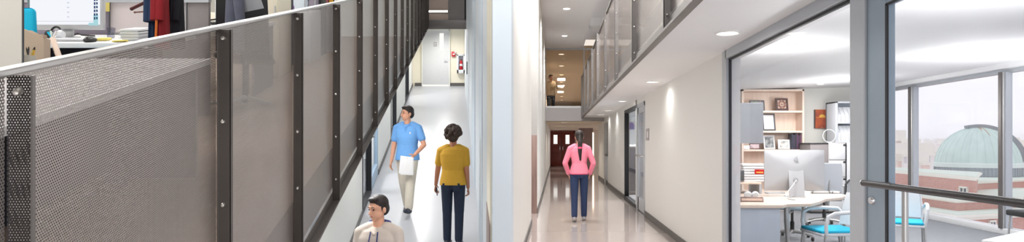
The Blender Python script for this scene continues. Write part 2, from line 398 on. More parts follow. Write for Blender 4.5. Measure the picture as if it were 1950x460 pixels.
MB().lathe([(.0565, .12), (.0572, .121), (.0572, .2), (.0565, .201)], (0, 0, 0)).build('paper_label', 'paper', t)
# bridge across the end of the void
br = empty_struct('trim_10')
MB(L).box(-.86, .41, 20.0, 22.8, -1.62, -1.5).build('slab', 'ceil', br)
MB(L).box(-.85, .41, 19.97, 20.0, -1.62, lpy(38, 20), bev=.004).build('fascia', 'bronze_d', br)
rl = empty_struct('trim_11')
MB(L).box(-.85, lpx(853, 20), 20.02, 20.05, lpy(38, 20), .1).build('guard_panel', 'bronze', rl)
MB(L).box(lpx(853.3, 20), .41, 20.02, 20.06, lpy(38, 20), .1).build('guard_panel', 'bronze_d', rl)
MB(L).box(lpx(884.5, 20), lpx(888.5, 20), 19.93, 20.02, lpy(36, 20), .12, bev=.004).build('guard_post', 'gasket', rl)
struct('wall_bridge_end', MB(L).box(-6, .5, 22.95, 23.1, -1.5, 2.4), 'beige_wall')
t = thing('linear_light', 'bright linear light on the bronze bridge front', 'light', L(lpx(812, 20), 19.99, lpy(21, 20)))
MB(L).box(lpx(813, 20), lpx(853, 20), 19.95, 20.02, lpy(23.4, 20), lpy(19.4, 20), bev=.004).build('housing', 'alu', t, t.location)
MB(L).box(lpx(813.5, 20), lpx(852.5, 20), 19.935, 19.951, lpy(22.8, 20), lpy(20, 20)).build('diffuser', 'lamp', t, t.location)

lamp('under_bridge_fill', L(-.5, 21.3, -1.66), 16, .3, (1, .97, .92), 1.0)  # unseen area lamp added to brighten the end door
# mezzanine on the left
struct('floor_mezzanine', MB(L).box(-6, -.9, -1, 22.8, -1.55, -1.25), 'carpet')
struct('wall_mezzanine', MB(L).box(-6.1, -6, -1, 22.95, -1.5, 1.7).box(-6, -.9, 13.5, 13.6, -1.25, 1.7), 'wall')
struct('ceiling_void', MB(L).box(-6.1, .5, -1, 23, 1.7, 1.8), 'ceil')
for i, Yp in enumerate((2.4, 5.2, 8.0, 11.0)):
    for j, u in enumerate((-4.4, -2.3)):
        lamp('mezzanine_fill', L(u, Yp, 1.66), 20, .6, (1, .98, .95), 1.2)  # unseen overhead lamps put in to light the mezzanine
for Yp in (4.0, 8.0, 12.0, 15.5, 18.6):
    lamp('void_fill', L(-.3, Yp, 1.66), 7 if Yp < 5 else 14.5, .25, (1, .985, .96), 1.8)  # unseen lamps put in above the void to light the corridor
for Yp in (6.2, 9, 11.5, 14, 17, 20): lamp('under_gallery_fill', L(-1.15, Yp, -1.57), 15, .25, sy=1.2)  # unseen lamps added to brighten the wall below the gallery
for Yp in (6.6, 11.4, 15.7, 20): lamp('side_room_light', L(-2.8, Yp, -1.75), 22, .5, (1, .99, .97), .9)

# guard rail of perforated steel panels along the mezzanine
YK = [.10, 1.197, 2.255, 3.325, 4.40, 5.49, 6.59, 7.70, 8.85, 10.0, 11.15, 12.3, 13.45, 14.6, 15.75, 16.9, 18.05, 19.2, 19.9]
g = thing('guardrail', 'grey perforated steel guardrail sloping along the left mezzanine edge', 'guardrail', L(-.85, 1.2, -1.55))
ZT, ZB = -.185, -1.55
for k in range(len(YK)-1):
    a, b = YK[k], YK[k+1]
    MB(L).grid(lambda s, q, a=a, b=b: (-.85, a+.006+(b-a-.012)*s, ZB+.01+(ZT-.012-ZB)*q), 1, 1).build('panel', 'perf', g, g.location, smooth=0, uvf=lambda co, f: (co.y, co.z))
for k, y in enumerate(YK[1:]):
    if k == 0:
        fl = MB(L).grid(lambda s, q, y=y: (-.85+.05*s, y, ZB+(ZT-ZB)*q), 1, 1).build('flange', 'perf_flange', g, g.location, smooth=0, uvf=lambda co, f: (co.x*1.0, co.z))
        MB(L).box(-.803, -.799, y-.003, y+.006, ZB, ZT).build('flange_edge', 'steel_dark2', fl, g.location)
    else:
        fl = MB(L).box(-.85, -.80, y, y+.008, ZB, ZT).box(-.803, -.799, y, y+.02, ZB, ZT).build('flange', 'steel_dark', g, g.location)
    for i in range(5):
        zb = -.215-.297*i
        MB(L).lathe([(0, -.012), (.006, -.010), (.0085, -.005), (.0095, 0), (.0095, .003)], (-.826, y-.001, zb), n=10, axis='y').build('bolt', 'bolt', fl, g.location)
MB(L).box(-.872, -.835, .1, 19.9, ZT, ZT+.014, bev=.003, seg=1).build('top_cap', 'alu', g, g.location)
MB(L).box(-.856, -.80, .1, 19.9, ZB-.012, ZB, bev=.002, seg=1).box(-.856, -.848, .1, 19.9, ZB, ZB+.05).build('bottom_rail', 'steel_dark', g, g.location)

# ================================================================== SETTING: level corridor on the right
struct('floor_corridor', MB().box(-.6, 1.82, -1, 39.2, -.12, 0), 'floor_r')
w = MB()
w.box(1.70, 1.82, 6.4, 12.12, 0, 2.31).box(1.70, 1.82, 12.12, 15.75, 2.2, 2.31).box(1.70, 1.82, 15.75, 20.9, 0, 2.31)
w.box(1.70, 1.82, 20.9, 22.6, 2.1, 2.31).box(1.70, 1.82, 22.6, 25.6, 0, 2.31)
struct('wall_right', w, 'corr_wall')
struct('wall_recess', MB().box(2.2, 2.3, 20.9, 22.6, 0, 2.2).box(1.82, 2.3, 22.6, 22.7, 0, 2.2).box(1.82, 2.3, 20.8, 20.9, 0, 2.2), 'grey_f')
struct('baseboard_right', MB().box(1.686, 1.701, 6.4, 12.1, 0, .1, bev=.004, seg=1).box(1.686, 1.701, 15.77, 20.9, 0, .1).box(1.686, 1.701, 22.6, 25.6, 0, .1), 'base_dark')
struct('baseboard_centre', MB().box(-.431, -.418, 6.2, 10.75, 0, .1).box(-.391, -.376, 12.5, 38.9, 0, .1), 'base_dark')
struct('ceiling_soffit', MB().box(.93, 1.82, -1, 22.5, 2.31, 2.45), 'ceil')
struct('floor_gallery', MB().box(1.0, 3.2, -1, 22.5, 2.70, 2.75), 'carpet_g')
struct('wall_gallery', MB().box(3.2, 3.3, -1, 55, 2.75, 5.2), 'beige_wall')
struct('ceiling_upper', MB().box(-.7, .95, -1, 22.6, 4.78, 4.9).box(.95, 3.3, -1, 22.6, 5.1, 5.2), 'void_ceil')
struct('beam_upper', MB().box(.95, 3.2, 18.6, 19.2, 4.86, 5.1), 'ceil')
struct('beam', MB().box(-.42, 1.82, 22.5, 22.95, 2.19, 2.655), 'grey_f2')
# corner guard in the step of the corridor wall
single('corner_guard', MB().box(-.56, -.388, 12.478, 12.502, 0, 1.55, bev=.004), 'guard_wood', 'tall brown guard at the wall step left of the woman in pink', 'corner guard', (-.47, 12.49, 0))
struct('trim_12', MB().box(-.57, -.386, 12.485, 12.51, 1.55, 4.78), 'grey_paint')
# lower corridor beyond the beam
struct('ceiling_far', MB().box(-.6, 4.2, 22.95, 39.2, 2.19, 2.3), 'beige_wall')
struct('wall_far', MB().box(-.6, 4.2, 39.0, 39.2, 0, 2.3), 'beige_wall')
struct('floor_far', MB().box(1.82, 4.2, 22.7, 39.2, -.12, 0), 'floor_r')
struct('wall_far_side', MB().box(1.82, 4.2, 25.5, 25.6, 0, 2.19), 'beige_wall')
struct('trim_13', MB().box(1.16, 1.9, 33.0, 33.2, 0, 2.19), 'guard_wood')
t = thing('wall_light', 'tall thin cream light strip on the brown wall past the red doors', 'light', (1.9, 33.0, .5))
MB().box(1.86, 1.96, 32.96, 33.02, .3, 2.0, bev=.005).build('housing', 'cream', t, t.location)
MB().box(1.88, 1.94, 32.95, 32.965, .35, 1.95).build('diffuser', 'lamp_warm', t, t.location)
# red double doors
d = empty_struct('door_6', (0, 38.9, 0)); Y = 38.9
x0, xm, x1 = rx(1047, Y), rx(1069, Y), rx(1092, Y)
MB().box(x0-.1, x0, Y-.06, Y+.1, 0, 2.16).box(x1, x1+.1, Y-.06, Y+.1, 0, 2.16).box(x0-.1, x1+.1, Y-.06, Y+.1, 2.06, 2.18).build('door_frame', 'redwood', d, d.location)
for a, b, wl in ((x0, xm-.01, (1058, 1064)), (xm+.01, x1, (1065.5, 1070.5))):
    lf = MB().box(a, b, Y-.04, Y, .01, 2.06, bev=.004)
    for zz in ((.2, .7), (.8, 1.2)): lf.box(a+.12, b-.12, Y-.055, Y-.03, zz[0], zz[1], bev=.012)
    lf = lf.build('door_leaf', 'redwood', d, d.location)
    MB().box((a+b)/2-.12, (a+b)/2+.12, Y-.05, Y-.038, 1.36, 1.92).build('pane', 'glow_soft', lf, d.location)  # bare glow stands in for light behind the doors
    MB().tube([(a+.08 if a > x0 else b-.08, Y-.04, 1.0), (a+.08 if a > x0 else b-.08, Y-.09, 1.0), (a+.08 if a > x0 else b-.08, Y-.09, 1.2)], .014).build('handle', 'chrome', lf, d.location)
# cabinet in the dark recess
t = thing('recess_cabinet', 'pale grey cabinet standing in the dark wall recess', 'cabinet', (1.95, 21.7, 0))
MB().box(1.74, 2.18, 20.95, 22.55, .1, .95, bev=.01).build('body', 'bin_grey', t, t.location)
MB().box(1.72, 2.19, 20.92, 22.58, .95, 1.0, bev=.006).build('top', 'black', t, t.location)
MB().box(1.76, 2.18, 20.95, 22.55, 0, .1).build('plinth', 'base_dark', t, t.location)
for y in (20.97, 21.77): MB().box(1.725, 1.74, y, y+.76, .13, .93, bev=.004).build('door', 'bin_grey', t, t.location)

# upper glazing at the far end
wn = empty_struct('window_7', (0, 22.6, 2.655)); lo = wn.location
MB().box(-.43, 3.2, 22.52, 22.62, 2.655, 2.72).build('bottom_rail', 'alu', wn, lo)
MB().box(-.43, 3.2, 22.52, 22.62, 4.73, 4.78).box(-.43, -.38, 22.52, 22.62, 2.72, 4.73).box(.96, 1.0, 22.52, 22.62, 2.72, 4.73).build('window_frame', 'frame_grey', wn, lo)
MB().box(-.38, .96, 22.56, 22.572, 2.72, 4.73).build('pane', 'glass_up', wn, lo)
MB().box(1.0, 3.2, 22.56, 22.572, 2.72, 5.1).build('pane', 'glass_up', wn, lo)
struct('floor_upper', MB().box(-.7, 3.2, 22.95, 55, 2.3, 2.4), 'carpet_g')
struct('ceiling_upper_far', MB().box(-.7, 3.2, 22.65, 55, 4.78, 4.9), 'beige_wall')
struct('wall_upper_far', MB().box(-.7, 3.2, 55, 55.2, 2.3, 4.9).box(-.75, -.62, 22.95, 55, 2.4, 4.8), 'beige_wall')

# gallery guard rail on the right
g = thing('guardrail', 'dark steel panelled guardrail of the gallery above the right soffit', 'guardrail', (.92, 12, 2.31))
YR = [.79, 2.94, 5.09, 7.24, 9.39, 11.54, 13.69, 15.84, 17.99, 20.14, 22.3]
for a, b in zip(YR, YR[1:]):
    MB().grid(lambda s, q, a=a, b=b: (.92, a+.01+(b-a-.02)*s, 2.33+1.43*q), 1, 1).build('panel', 'perf_r', g, g.location, smooth=0, uvf=lambda co, f: (co.y, co.z))
for y in YR:
    fl = MB().box(.865, .92, y, y+.012, 2.31, 3.77).box(.865, .87, y, y+.05, 2.31, 3.77).build('flange', 'steel_dark2', g, g.location)
    for i in range(5):
        MB().lathe([(0, -.012), (.007, -.010), (.011, -.004), (.011, .003)], (.893, y-.001, 2.42+.3*i), n=10, axis='y').build('bolt', 'bolt', fl, g.location)
MB().box(.90, .95, .7, 22.35, 3.76, 3.785, bev=.003, seg=1).build('top_cap', 'steel_dark2', g, g.location)
MB().box(.862, .93, .7, 22.4, 2.285, 2.31, bev=.003, seg=1).box(.91, .916, .7, 22.4, 2.31, 2.40).build('bottom_rail', 'steel_dark2', g, g.location)

# recessed lights
def downlight(x, y, z, r, label, energy, group=None, warm=False, glow=None, spread=140):
    t = thing('ceiling_light', label, 'light', (x, y, z), 0, group)
    MB().lathe([(r*.86, -.004), (r*.98, -.012), (r*1.12, -.010), (r*1.16, -.001), (r*1.16, .0), (r*.86, .0)], (0, 0, 0), 32).build('trim_ring', 'trim_w', t)
    MB().lathe([(0, -.003), (r*.88, -.003), (r*.88, -.0005), (0, -.0005)], (0, 0, 0), 32).build('diffuser', glow or ('lamp_warm' if warm else 'lamp'), t)
    if energy: lamp('ceiling_light_lamp', (x, y, z-.02), energy, r*1.5, (1, .88, .74) if warm else (1, .985, .965), spread=spread)
    return t
for i, (y, lb) in enumerate(((1.2, ''), (5.29, 'big round ceiling light nearest the storefront header'), (9.46, 'round soffit light above the bare wall right of the glass door'), (13.8, 'round soffit light in front of the far glass door'), (17.7, 'round soffit light just past the far glass door'), (20.3, 'farthest round soffit light close to the end beam'))):
    if i == 0: lamp('ceiling_light_lamp', (1.44, y, 2.28), 6, .15, (1, .985, .965))
    else: downlight(1.437, y, 2.31, .095, lb, 2.0, spread=165)
for y, lb in ((15.9, 'round light in the high grey ceiling, the nearer one'), (19.9, 'round light in the high grey ceiling, nearer the upper glass')): downlight(.25, y, 4.78, .1, lb, 48)
for y in (3.9, 7.9, 11.9): lamp('ceiling_light_lamp', (.25, y, 4.76), 66 if y > 5 else 40, .4, (1, .985, .97), sy=1.4)
for i in range(8):
    downlight(.18+.03*i, 24.0+3.6*i, 4.78, .11, 'small warm ceiling light in the row behind the upper glass', 46 if i else 10, 'warm lights behind the upper glass', True)
for y, lb in ((24.3, 'small warm light in the low ceiling just past the beam'), (29.5, 'small warm light in the low ceiling midway to the red doors'), (35, 'small warm light in the low ceiling near the red doors')):
    downlight(.3, y, 2.19, .1, lb, 12, None, True)
for y in (4, 8, 12, 16, 20): lamp('gallery_light', (2.3, y, 5.05), 12, .3, (1, .92, .84))

# glass door and sidelight in the right wall
wn = empty_struct('window_8', (1.74, 13.3, 0)); lo = wn.location
f = MB()
f.box(1.69, 1.80, 15.65, 15.75, 0, 2.2, bev=.004).box(1.69, 1.80, 13.28, 15.7, 2.13, 2.2).box(1.69, 1.80, 13.28, 15.7, 0, .08)
f.build('window_frame', 'gasket', wn, lo)
MB().box(1.74, 1.752, 13.35, 15.65, .08, 2.13).build('pane', 'glass', wn, lo)
d = empty_struct('door_7', (1.74, 12.7, 0)); lo = d.location
MB().box(1.685, 1.81, 13.2, 13.36, 0, 2.2, bev=.004).box(1.685, 1.81, 12.12, 12.2, 0, 2.2, bev=.004).box(1.685, 1.81, 12.12, 13.3, 2.12, 2.2).build('door_frame', 'frame_grey', d, lo)
MB().box(1.70, 1.75, 13.08, 13.2, .02, 2.12, bev=.004).box(1.70, 1.75, 12.2, 12.32, .02, 2.12, bev=.004).box(1.70, 1.75, 12.2, 13.2, 2.0, 2.12).box(1.70, 1.75, 12.2, 13.2, .02, .28).build('door_leaf', 'frame_grey', d, lo)
MB().box(1.72, 1.73, 12.32, 13.08, .28, 2.0).build('pane', 'glass', d, lo)
MB().tube([(1.70, 12.3, 1.14), (1.645, 12.3, 1.14), (1.645, 13.12, 1.14), (1.70, 13.12, 1.14)], .016).build('pull_handle', 'chrome', d, lo)
t = thing('room_sign', 'small grey sign plate on the wall beside the far glass door', 'sign', (1.70, 11.7, 1.4))
MB().box(1.685, 1.70, 11.56, 11.92, 1.44, 1.66, bev=.004).build('plate', 'grey_f2', t, t.location)
MB().box(1.682, 1.687, 11.62, 11.76, 1.49, 1.60).build('insert', 'white', t, t.location)
# room behind that door
struct('wall_meeting', MB().box(4.6, 4.7, 13.5, 22, 0, 2.5).box(1.82, 4.7, 19.8, 19.9, 0, 2.5), 'wall_cool')
struct('floor_meeting', MB().box(1.82, 4.7, 13.5, 19.9, -.12, 0), 'carpet_g')
struct('ceiling_meeting', MB().box(1.82, 4.7, 13.5, 19.9, 2.4, 2.5), 'ceil')
lamp('meeting_room_light', (3.0, 16.5, 2.35), 60, .6, (1, .98, .95), 1.2)
# ================================================================== OFFICE behind the storefront
t = thing('meeting_cabinet', 'dark cabinet with white top seen through the far glass door', 'cabinet', (2.25, 17.2, 0))
MB().box(1.9, 2.7, 17.0, 17.5, .06, 1.30, bev=.006).build('body', 'grey_f', t, t.location)
MB().box(1.88, 2.72, 16.97, 17.52, 1.30, 1.35, bev=.006).build('top', 'white', t, t.location)
MB().box(1.92, 2.68, 17.02, 17.5, 0, .06).build('plinth', 'black', t, t.location)
for x in (1.91, 2.31): MB().box(x, x+.38, 16.985, 17.0, .1, 1.26, bev=.004).build('door', 'dark_navy', t, t.location)
pts = [(2.25, 1.83)]+[(2.34+.09*math.cos(math.pi-a*math.pi/10), 1.94+.11*math.sin(a*math.pi/10)) for a in range(11)]+[(2.43, 1.83)]
MT['purple'] = mat('purple_enamel', (92, 84, 168), .5)
single('wall_plaque', MB().prism(pts, 'y', 19.77, 19.8), 'purple', 'purple arch shaped plaque seen through the far glass door', 'plaque', (2.34, 19.79, 1.9))

# storefront: jamb, header, mullion, fixed pane
wn = empty_struct('window_9', (1.76, 5, 0)); lo = wn.location
MB().box(1.685, 1.742, 6.27, 6.42, 0, 2.31, bev=.003, seg=1).build('jamb', 'frame_grey', wn, lo)
MB().box(1.742, 1.83, 6.275, 6.42, 0, 2.31).box(1.742, 1.83, 3.5, 6.3, 2.228, 2.5).build('inner_jamb', 'white_g', wn, lo)
MB().box(1.685, 1.742, 1.2, 6.30, 2.225, 2.312, bev=.003, seg=1).build('header', 'frame_grey', wn, lo)
MB().box(1.712, 1.734, 6.242, 6.272, 0, 2.226).box(1.712, 1.734, 3.6, 6.27, 2.206, 2.227).build('gasket', 'gasket', wn, lo)
MB().box(1.685, 1.80, 3.455, 3.625, 0, 2.226, bev=.005, seg=1).build('mullion', 'frame_grey', wn, lo)
MB().box(1.685, 1.80, 3.6, 6.27, 0, .1).build('bottom_rail', 'frame_grey', wn, lo)
MB().box(1.72, 1.728, 3.62, 6.262, .1, 2.215).build('pane', 'glass_s', wn, lo)
d = empty_struct('door_8', (1.74, 3.4, 0)); lo = d.location
MB().box(1.70, 1.752, 3.255, 3.45, .02, 2.2, bev=.005, seg=1).box(1.70, 1.752, 2.0, 2.16, .02, 2.2).box(1.701, 1.751, 2.161, 3.254, 2.10, 2.2, bev=.004, seg=1).box(1.701, 1.751, 2.161, 3.254, .02, .3).build('door_leaf', 'stile_blue', d, lo)
MB().box(1.697, 1.705, 3.236, 3.257, .3, 2.1).box(1.697, 1.705, 2.16, 3.25, 2.09, 2.102).build('gasket', 'gasket', d, lo)
MB().box(1.704, 1.712, 2.16, 3.25, .3, 2.1).build('pane', 'glass_s', d, lo)
MB().tube([(1.62, 3.33, 1.172), (1.62, 3.30, 1.172), (1.62, 1.9, 1.172)], .0165, 16).tube([(1.70, 3.22, 1.172), (1.62, 3.22, 1.172)], .012).build('push_bar', 'bar_dark', d, lo)
MB().ball((1.62, 3.335, 1.172), .0175).build('bar_end', 'chrome', d, lo)
MB().tube([(1.62, 2.93, 1.158), (1.62, 2.93, .3), (1.69, 2.93, .3)], .0145, 14).build('pull_post', 'alu', d, lo)
MB().lathe([(0, -.022), (.016, -.02), (.022, -.012), (.024, 0), (0, 0)], (1.70, 3.385, 1.075), axis='x').build('lock', 'chrome', d, lo)

# room shell
struct('floor_office', MB().box(1.82, 7.0, -1, 13.5, -.12, 0), 'carpet_g')
struct('wall_office_back', MB().box(1.70, 7.2, 13.4, 13.55, 0, 2.8), 'wall')
c = MB(); c.box(1.82, 3.8, -1, 13.45, 2.50, 2.56)
c.prism([(3.8, 2.50), (6.95, 2.60), (6.95, 2.68), (3.8, 2.56)], 'y', -1, 13.45)
struct('ceiling_office', c, 'ceil')
struct('beam_office_header', MB().box(6.78, 7.0, -1, 13.45, 2.52, 2.66), 'ceil')
wn = empty_struct('window_10', (6.9, 10, 0)); lo = wn.location
MB().box(6.8, 7.02, -1, 13.4, 0, .09, bev=.006).build('sill', 'white_g', wn, lo)
MB().box(6.88, 6.98, -1, 13.4, 2.46, 2.52).build('head_rail', 'frame_grey', wn, lo)
for y in (13.3, 12.08, 9.6, 7.12, 4.64, 2.16):
    m = MB().box(6.80, 6.94, y, y+.085, .09, 2.47, bev=.004, seg=1).build('mullion', 'alu', wn, lo)
    MB().box(6.775, 6.80, y+.012, y+.073, .09, 2.47).build('mullion_cap', 'steel_dark2', m, lo)
    MB().box(6.83, 6.93, y-.02, y, .09, 2.47).build('mullion_gasket', 'frame_grey', m, lo)
for a, b in ((12.165, 13.3), (9.685, 12.08), (7.205, 9.6), (4.725, 7.12), (2.245, 4.64)):
    MB().box(6.895, 6.91, a, b, .09, 2.47).build('pane', 'glass', wn, lo)
downlight(2.67, 7.2, 2.50, .115, 'bright round office ceiling light beyond the storefront glass', 12)
downlight(5.23, 7.98, 2.545, .12, 'pale round ceiling fitting seen through the glass door near the windows', 8, glow='trim_w')
t = thing('smoke_detector', 'tiny pale disc on the office ceiling near the painting', 'detector', (5.1, 12.2, 2.54))
MB().lathe([(0, -.03), (.05, -.028), (.07, -.012), (.075, .0), (0, .0)], (0, 0, 0)).build('housing', 'trim_w', t)
lamp('office_fill', (4.6, 11.6, 2.5), 16, .5, (1, .98, .95), 1.2); lamp('office_fill', (4.6, 8.4, 2.5), 16, .5, (1, .98, .95), 1.2)  # area lamps added to brighten the office, no fittings here
lamp('office_fill', (2.8, 4.0, 2.47), 10, .2, (1, .975, .94))

def uplight(name, loc, e, r):
    d_ = bpy.data.lights.new(name, 'SPOT'); d_.energy = e*LF; d_.shadow_soft_size = r; d_.spot_size = math.radians(150); d_.spot_blend = .8
    o_ = bpy.data.objects.new(name, d_); COL.objects.link(o_); o_.location = loc; o_.rotation_euler = (math.pi, 0, 0)
def fill_point(name, loc, e, r):
    d_ = bpy.data.lights.new(name, 'POINT'); d_.energy = e*LF; d_.shadow_soft_size = r; d_.color = (1, .985, .965)
    o_ = bpy.data.objects.new(name, d_); COL.objects.link(o_); o_.location = loc
fill_point('office_point_fill', (2.67, 7.2, 2.0), 8, .15); fill_point('office_point_fill', (5.23, 7.98, 1.95), 13, .15); fill_point('office_point_fill', (5.1, 11.4, 1.9), 14, .15)  # point lamps added below the ceiling to brighten the back wall
fill_point('behind_camera_fill', (.8, -.8, 1.2), 34, .3); uplight('office_uplight_fill', (5.4, 3.6, 1.5), 90, .2); uplight('office_uplight_fill', (3.05, 3.9, 1.3), 60, .2); uplight('office_uplight_fill', (6.5, 8.0, 1.2), 40, .2)  # added unseen fills: one behind the camera, upward spots for the office ceiling
# bookcase
x0, x1, yb, yf = 3.82, 5.11, 13.38, 13.0
ZS = [.42, .84, 1.26, 1.645, 2.06]
t = thing('bookcase', 'tall pale wooden bookcase with open shelves of picture frames', 'bookcase', ((x0+x1)/2, 13.2, 0))
MB().box(x0, x0+.04, yf, yb, 0, 2.5, bev=.003, seg=1).build('side_panel', 'birch', t, t.location)
MB().box(x1-.04, x1, yf, yb, 0, 2.5, bev=.003, seg=1).build('side_panel', 'birch', t, t.location)
MB().box(x0, x1, yf, yb, 2.46, 2.5, bev=.003, seg=1).build('top', 'birch', t, t.location)
MB().box(x0+.04, x1-.04, yb-.02, yb, .06, 2.46).build('back_panel', 'birch', t, t.location)
MB().box(x0+.02, x1-.02, yf+.02, yb, 0, .08).build('plinth', 'birch', t, t.location)
for z in ZS: MB().box(x0+.04, x1-.04, yf+.005, yb-.02, z-.04, z, bev=.003, seg=1).build('shelf', 'birch', t, t.location)
def picture(px0, px1, z0, h, fm, pm, label, lean=-.16, y=13.14, bw=.03, mount=None, rzr=0, name='picture_frame', cat='picture frame'):
    a, b = rx(px0, y), rx(px1, y); w_ = (b-a)/2
    t = thing(name, label, cat, ((a+b)/2, y, z0+.006), rzr)
    def R(m): return m
    f = MB()
    for q in ((-w_, w_, 0, bw), (-w_, w_, h-bw, h), (-w_, -w_+bw, bw, h-bw), (w_-bw, w_, bw, h-bw)):
        f.box(q[0], q[1], -.012, .012, q[2], q[3], bev=.002, seg=1, rot=(lean, 0, 0), piv=(0, 0, 0))
    f.build('frame', fm, t)
    if mount:
        MB().box(-w_+bw, w_-bw, -.002, .008, bw, h-bw, rot=(lean, 0, 0), piv=(0, 0, 0)).build('mount', mount, t)
        k = bw*1.9
        MB().box(-w_+k, w_-k, -.006, .004, k, h-k, rot=(lean, 0, 0), piv=(0, 0, 0)).build('print', pm, t)
    else: MB().box(-w_+bw, w_-bw, -.002, .008, bw, h-bw, rot=(lean, 0, 0), piv=(0, 0, 0)).build('print', pm, t)
    MB().box(-.02, .02, .06+h*.25, .072+h*.25, .025, h*.75, rot=(.24, 0, 0), piv=(0, .06+h*.25, 0)).build('stand', 'black', t)
    return t, w_
def patchy(name, cols, scale):
    m = mat(name, cols[0], .6); nt = m.node_tree; b = nt.nodes['Principled BSDF']
    tc = nt.nodes.new('ShaderNodeTexCoord'); nz = nt.nodes.new('ShaderNodeTexNoise'); nz.inputs['Scale'].default_value = scale; nz.inputs['Detail'].default_value = 4
    rp = nt.nodes.new('ShaderNodeValToRGB'); rp.color_ramp.interpolation = 'LINEAR'
    while len(rp.color_ramp.elements) < len(cols): rp.color_ramp.elements.new(.5)
    for i, cc in enumerate(cols):
        rp.color_ramp.elements[i].position = .3+.4*i/(len(cols)-1); rp.color_ramp.elements[i].color = (*lin(cc), 1)
    nt.links.new(tc.outputs['Object'], nz.inputs['Vector']); nt.links.new(nz.outputs['Fac'], rp.inputs[0]); nt.links.new(rp.outputs[0], b.inputs['Base Color']); return m
MT['photo_green'] = patchy('green_photo', [(80, 96, 70), (150, 160, 150), (120, 100, 110), (200, 196, 196)], 14)
MT['photo_bw'] = patchy('grey_photo', [(50, 54, 58), (140, 144, 146), (214, 214, 212)], 12)
MT['photo_dim'] = patchy('pale_photo', [(120, 116, 110), (206, 206, 202), (230, 228, 224)], 10)
MT['photo_pink'] = patchy('pink_photo', [(116, 84, 96), (214, 196, 200), (150, 110, 122)], 12)
MT['tile'] = mat('sand_tile', (206, 178, 160), .6); MT['tile_d'] = mat('brown_tile', (140, 100, 88), .6)
MT['frame_dk'] = mat('dark_brown_frame', (78, 54, 52), .45); MT['frame_ch'] = mat('charcoal_frame', (74, 76, 80), .45)
picture(1428, 1457, 2.06, .22, 'frame_ch', 'photo_green', 'group photograph in a dark frame on the top shelf, partly behind the grey cupboard', bw=.02, rzr=.1)
t, w_ = picture(1477, 1502, 2.06, .265, 'frame_dk', 'tile', 'dark brown frame with geometric tile ornament on the top shelf', bw=.045, rzr=.12)
o = MB(); h = .265
for q in ((45, .072, .02), (0, .05, .016)):
    for k in range(4):
        a = math.radians(q[0]+90*k); o.box(-q[1], q[1], -.018, -.008, h/2+q[1]-q[2]/2, h/2+q[1]+q[2]/2, rot=(0, a, 0), piv=(0, -.013, h/2))
o.ball((0, -.012, h/2), (.018, .008, .018))
o = o.build('ornament', 'tile_d', t); o.rotation_euler = (-.16, 0, 0)
picture(1452, 1478, 1.645, .36, 'frame_ch', 'paper', 'large white certificate in a charcoal frame on the middle shelf', bw=.03, rzr=.15)
picture(1454, 1477, 1.26, .29, 'white', 'photo_bw', 'white framed black and white portrait photo on the third shelf', bw=.028, rzr=.2, mount=None)
picture(1482, 1504, 1.26, .2, 'white', 'photo_dim', 'small square white frame with a faint picture left of the dark books', bw=.035, rzr=-.05)
picture(1427, 1447, 1.26, .12, 'frame_dk', 'photo_pink', 'small pinkish photo box just under the grey wall cupboard', bw=.014, lean=-.05)
single('white_box', MB().box(3.87, 4.0, 13.05, 13.2, 1.263, 1.343, bev=.006), 'white', 'small white box at the left end of the third shelf', 'box', (3.93, 13.12, 1.26))
bk = [((40, 46, 66), .32, .04), ((52, 44, 66), .30, .045), ((36, 36, 48), .33, .04), ((86, 48, 84), .31, .035), ((60, 38, 58), .29, .04), ((96, 52, 84), .3, .035)]
xb = rx(1506, 13.1); lbs = ['slate blue book, first of the dark books right of the white frame', 'dark violet book, second of the dark books on the third shelf', 'near black book, tallest of the dark books on the third shelf',
     'plum book right of the near black one on the third shelf', 'dark maroon book, shortest of the dark row', 'bright plum book at the right end of the dark row']
for i, (cc, h, w_) in enumerate(bk):
    w_ *= .78
    MT['book%d' % i] = mat('book_cloth_%d' % i, cc, .6)
    t = thing('book', lbs[i], 'book', (xb+w_/2, 13.15, 1.263), 0, 'dark books on the third shelf')
    lean = .10 if i > 2 else 0
    q = MB(); q.box(-w_/2, -w_/2+.004, -.1, .1, 0, h).box(w_/2-.004, w_/2, -.1, .1, 0, h).box(-w_/2, w_/2, -.104, -.098, 0, h, bev=.002, seg=1)
    q.build('cover', 'book%d' % i, t); MB().box(-w_/2+.004, w_/2-.004, -.098, .094, .004, h-.005).build('pages', 'paper', t)
    xb += w_+.003
# painting
y = 13.385
MT['sunset'] = patchy('sunset_paint', [(96, 44, 40), (196, 92, 44), (150, 62, 50), (236, 170, 70)], 3.2)
t = thing('painting', 'small unframed canvas with a red and orange sunset', 'painting', (rx(1562, y), 13.4, rz(244, y)))
a, b, z0, z1 = rx(1550.5, y), rx(1574.5, y), rz(244, y), rz(208.5, y)
MB().box(a, b, 13.35, 13.4, z0, z1, bev=.003, seg=1).build('canvas', 'sunset', t, t.location)
MB().box(a-.004, a+.012, 13.348, 13.4, z0, z1).build('canvas_edge', 'frame_dk', t, t.location)
MT['sun_y'] = mat('sun_yellow', (244, 196, 84), .6); MT['sun_o'] = mat('dusk_orange', (232, 140, 60), .6)
MB().prism([((a+b)/2+.02+.065*math.cos(k*math.pi/10), z0+.235+.06*math.sin(k*math.pi/10)) for k in range(11)], 'y', 13.346, 13.351).build('sun', 'sun_y', t, t.location)
MB().box(a+.02, b-.01, 13.347, 13.351, z0+.222, z0+.236).build('horizon', 'sun_o', t, t.location)

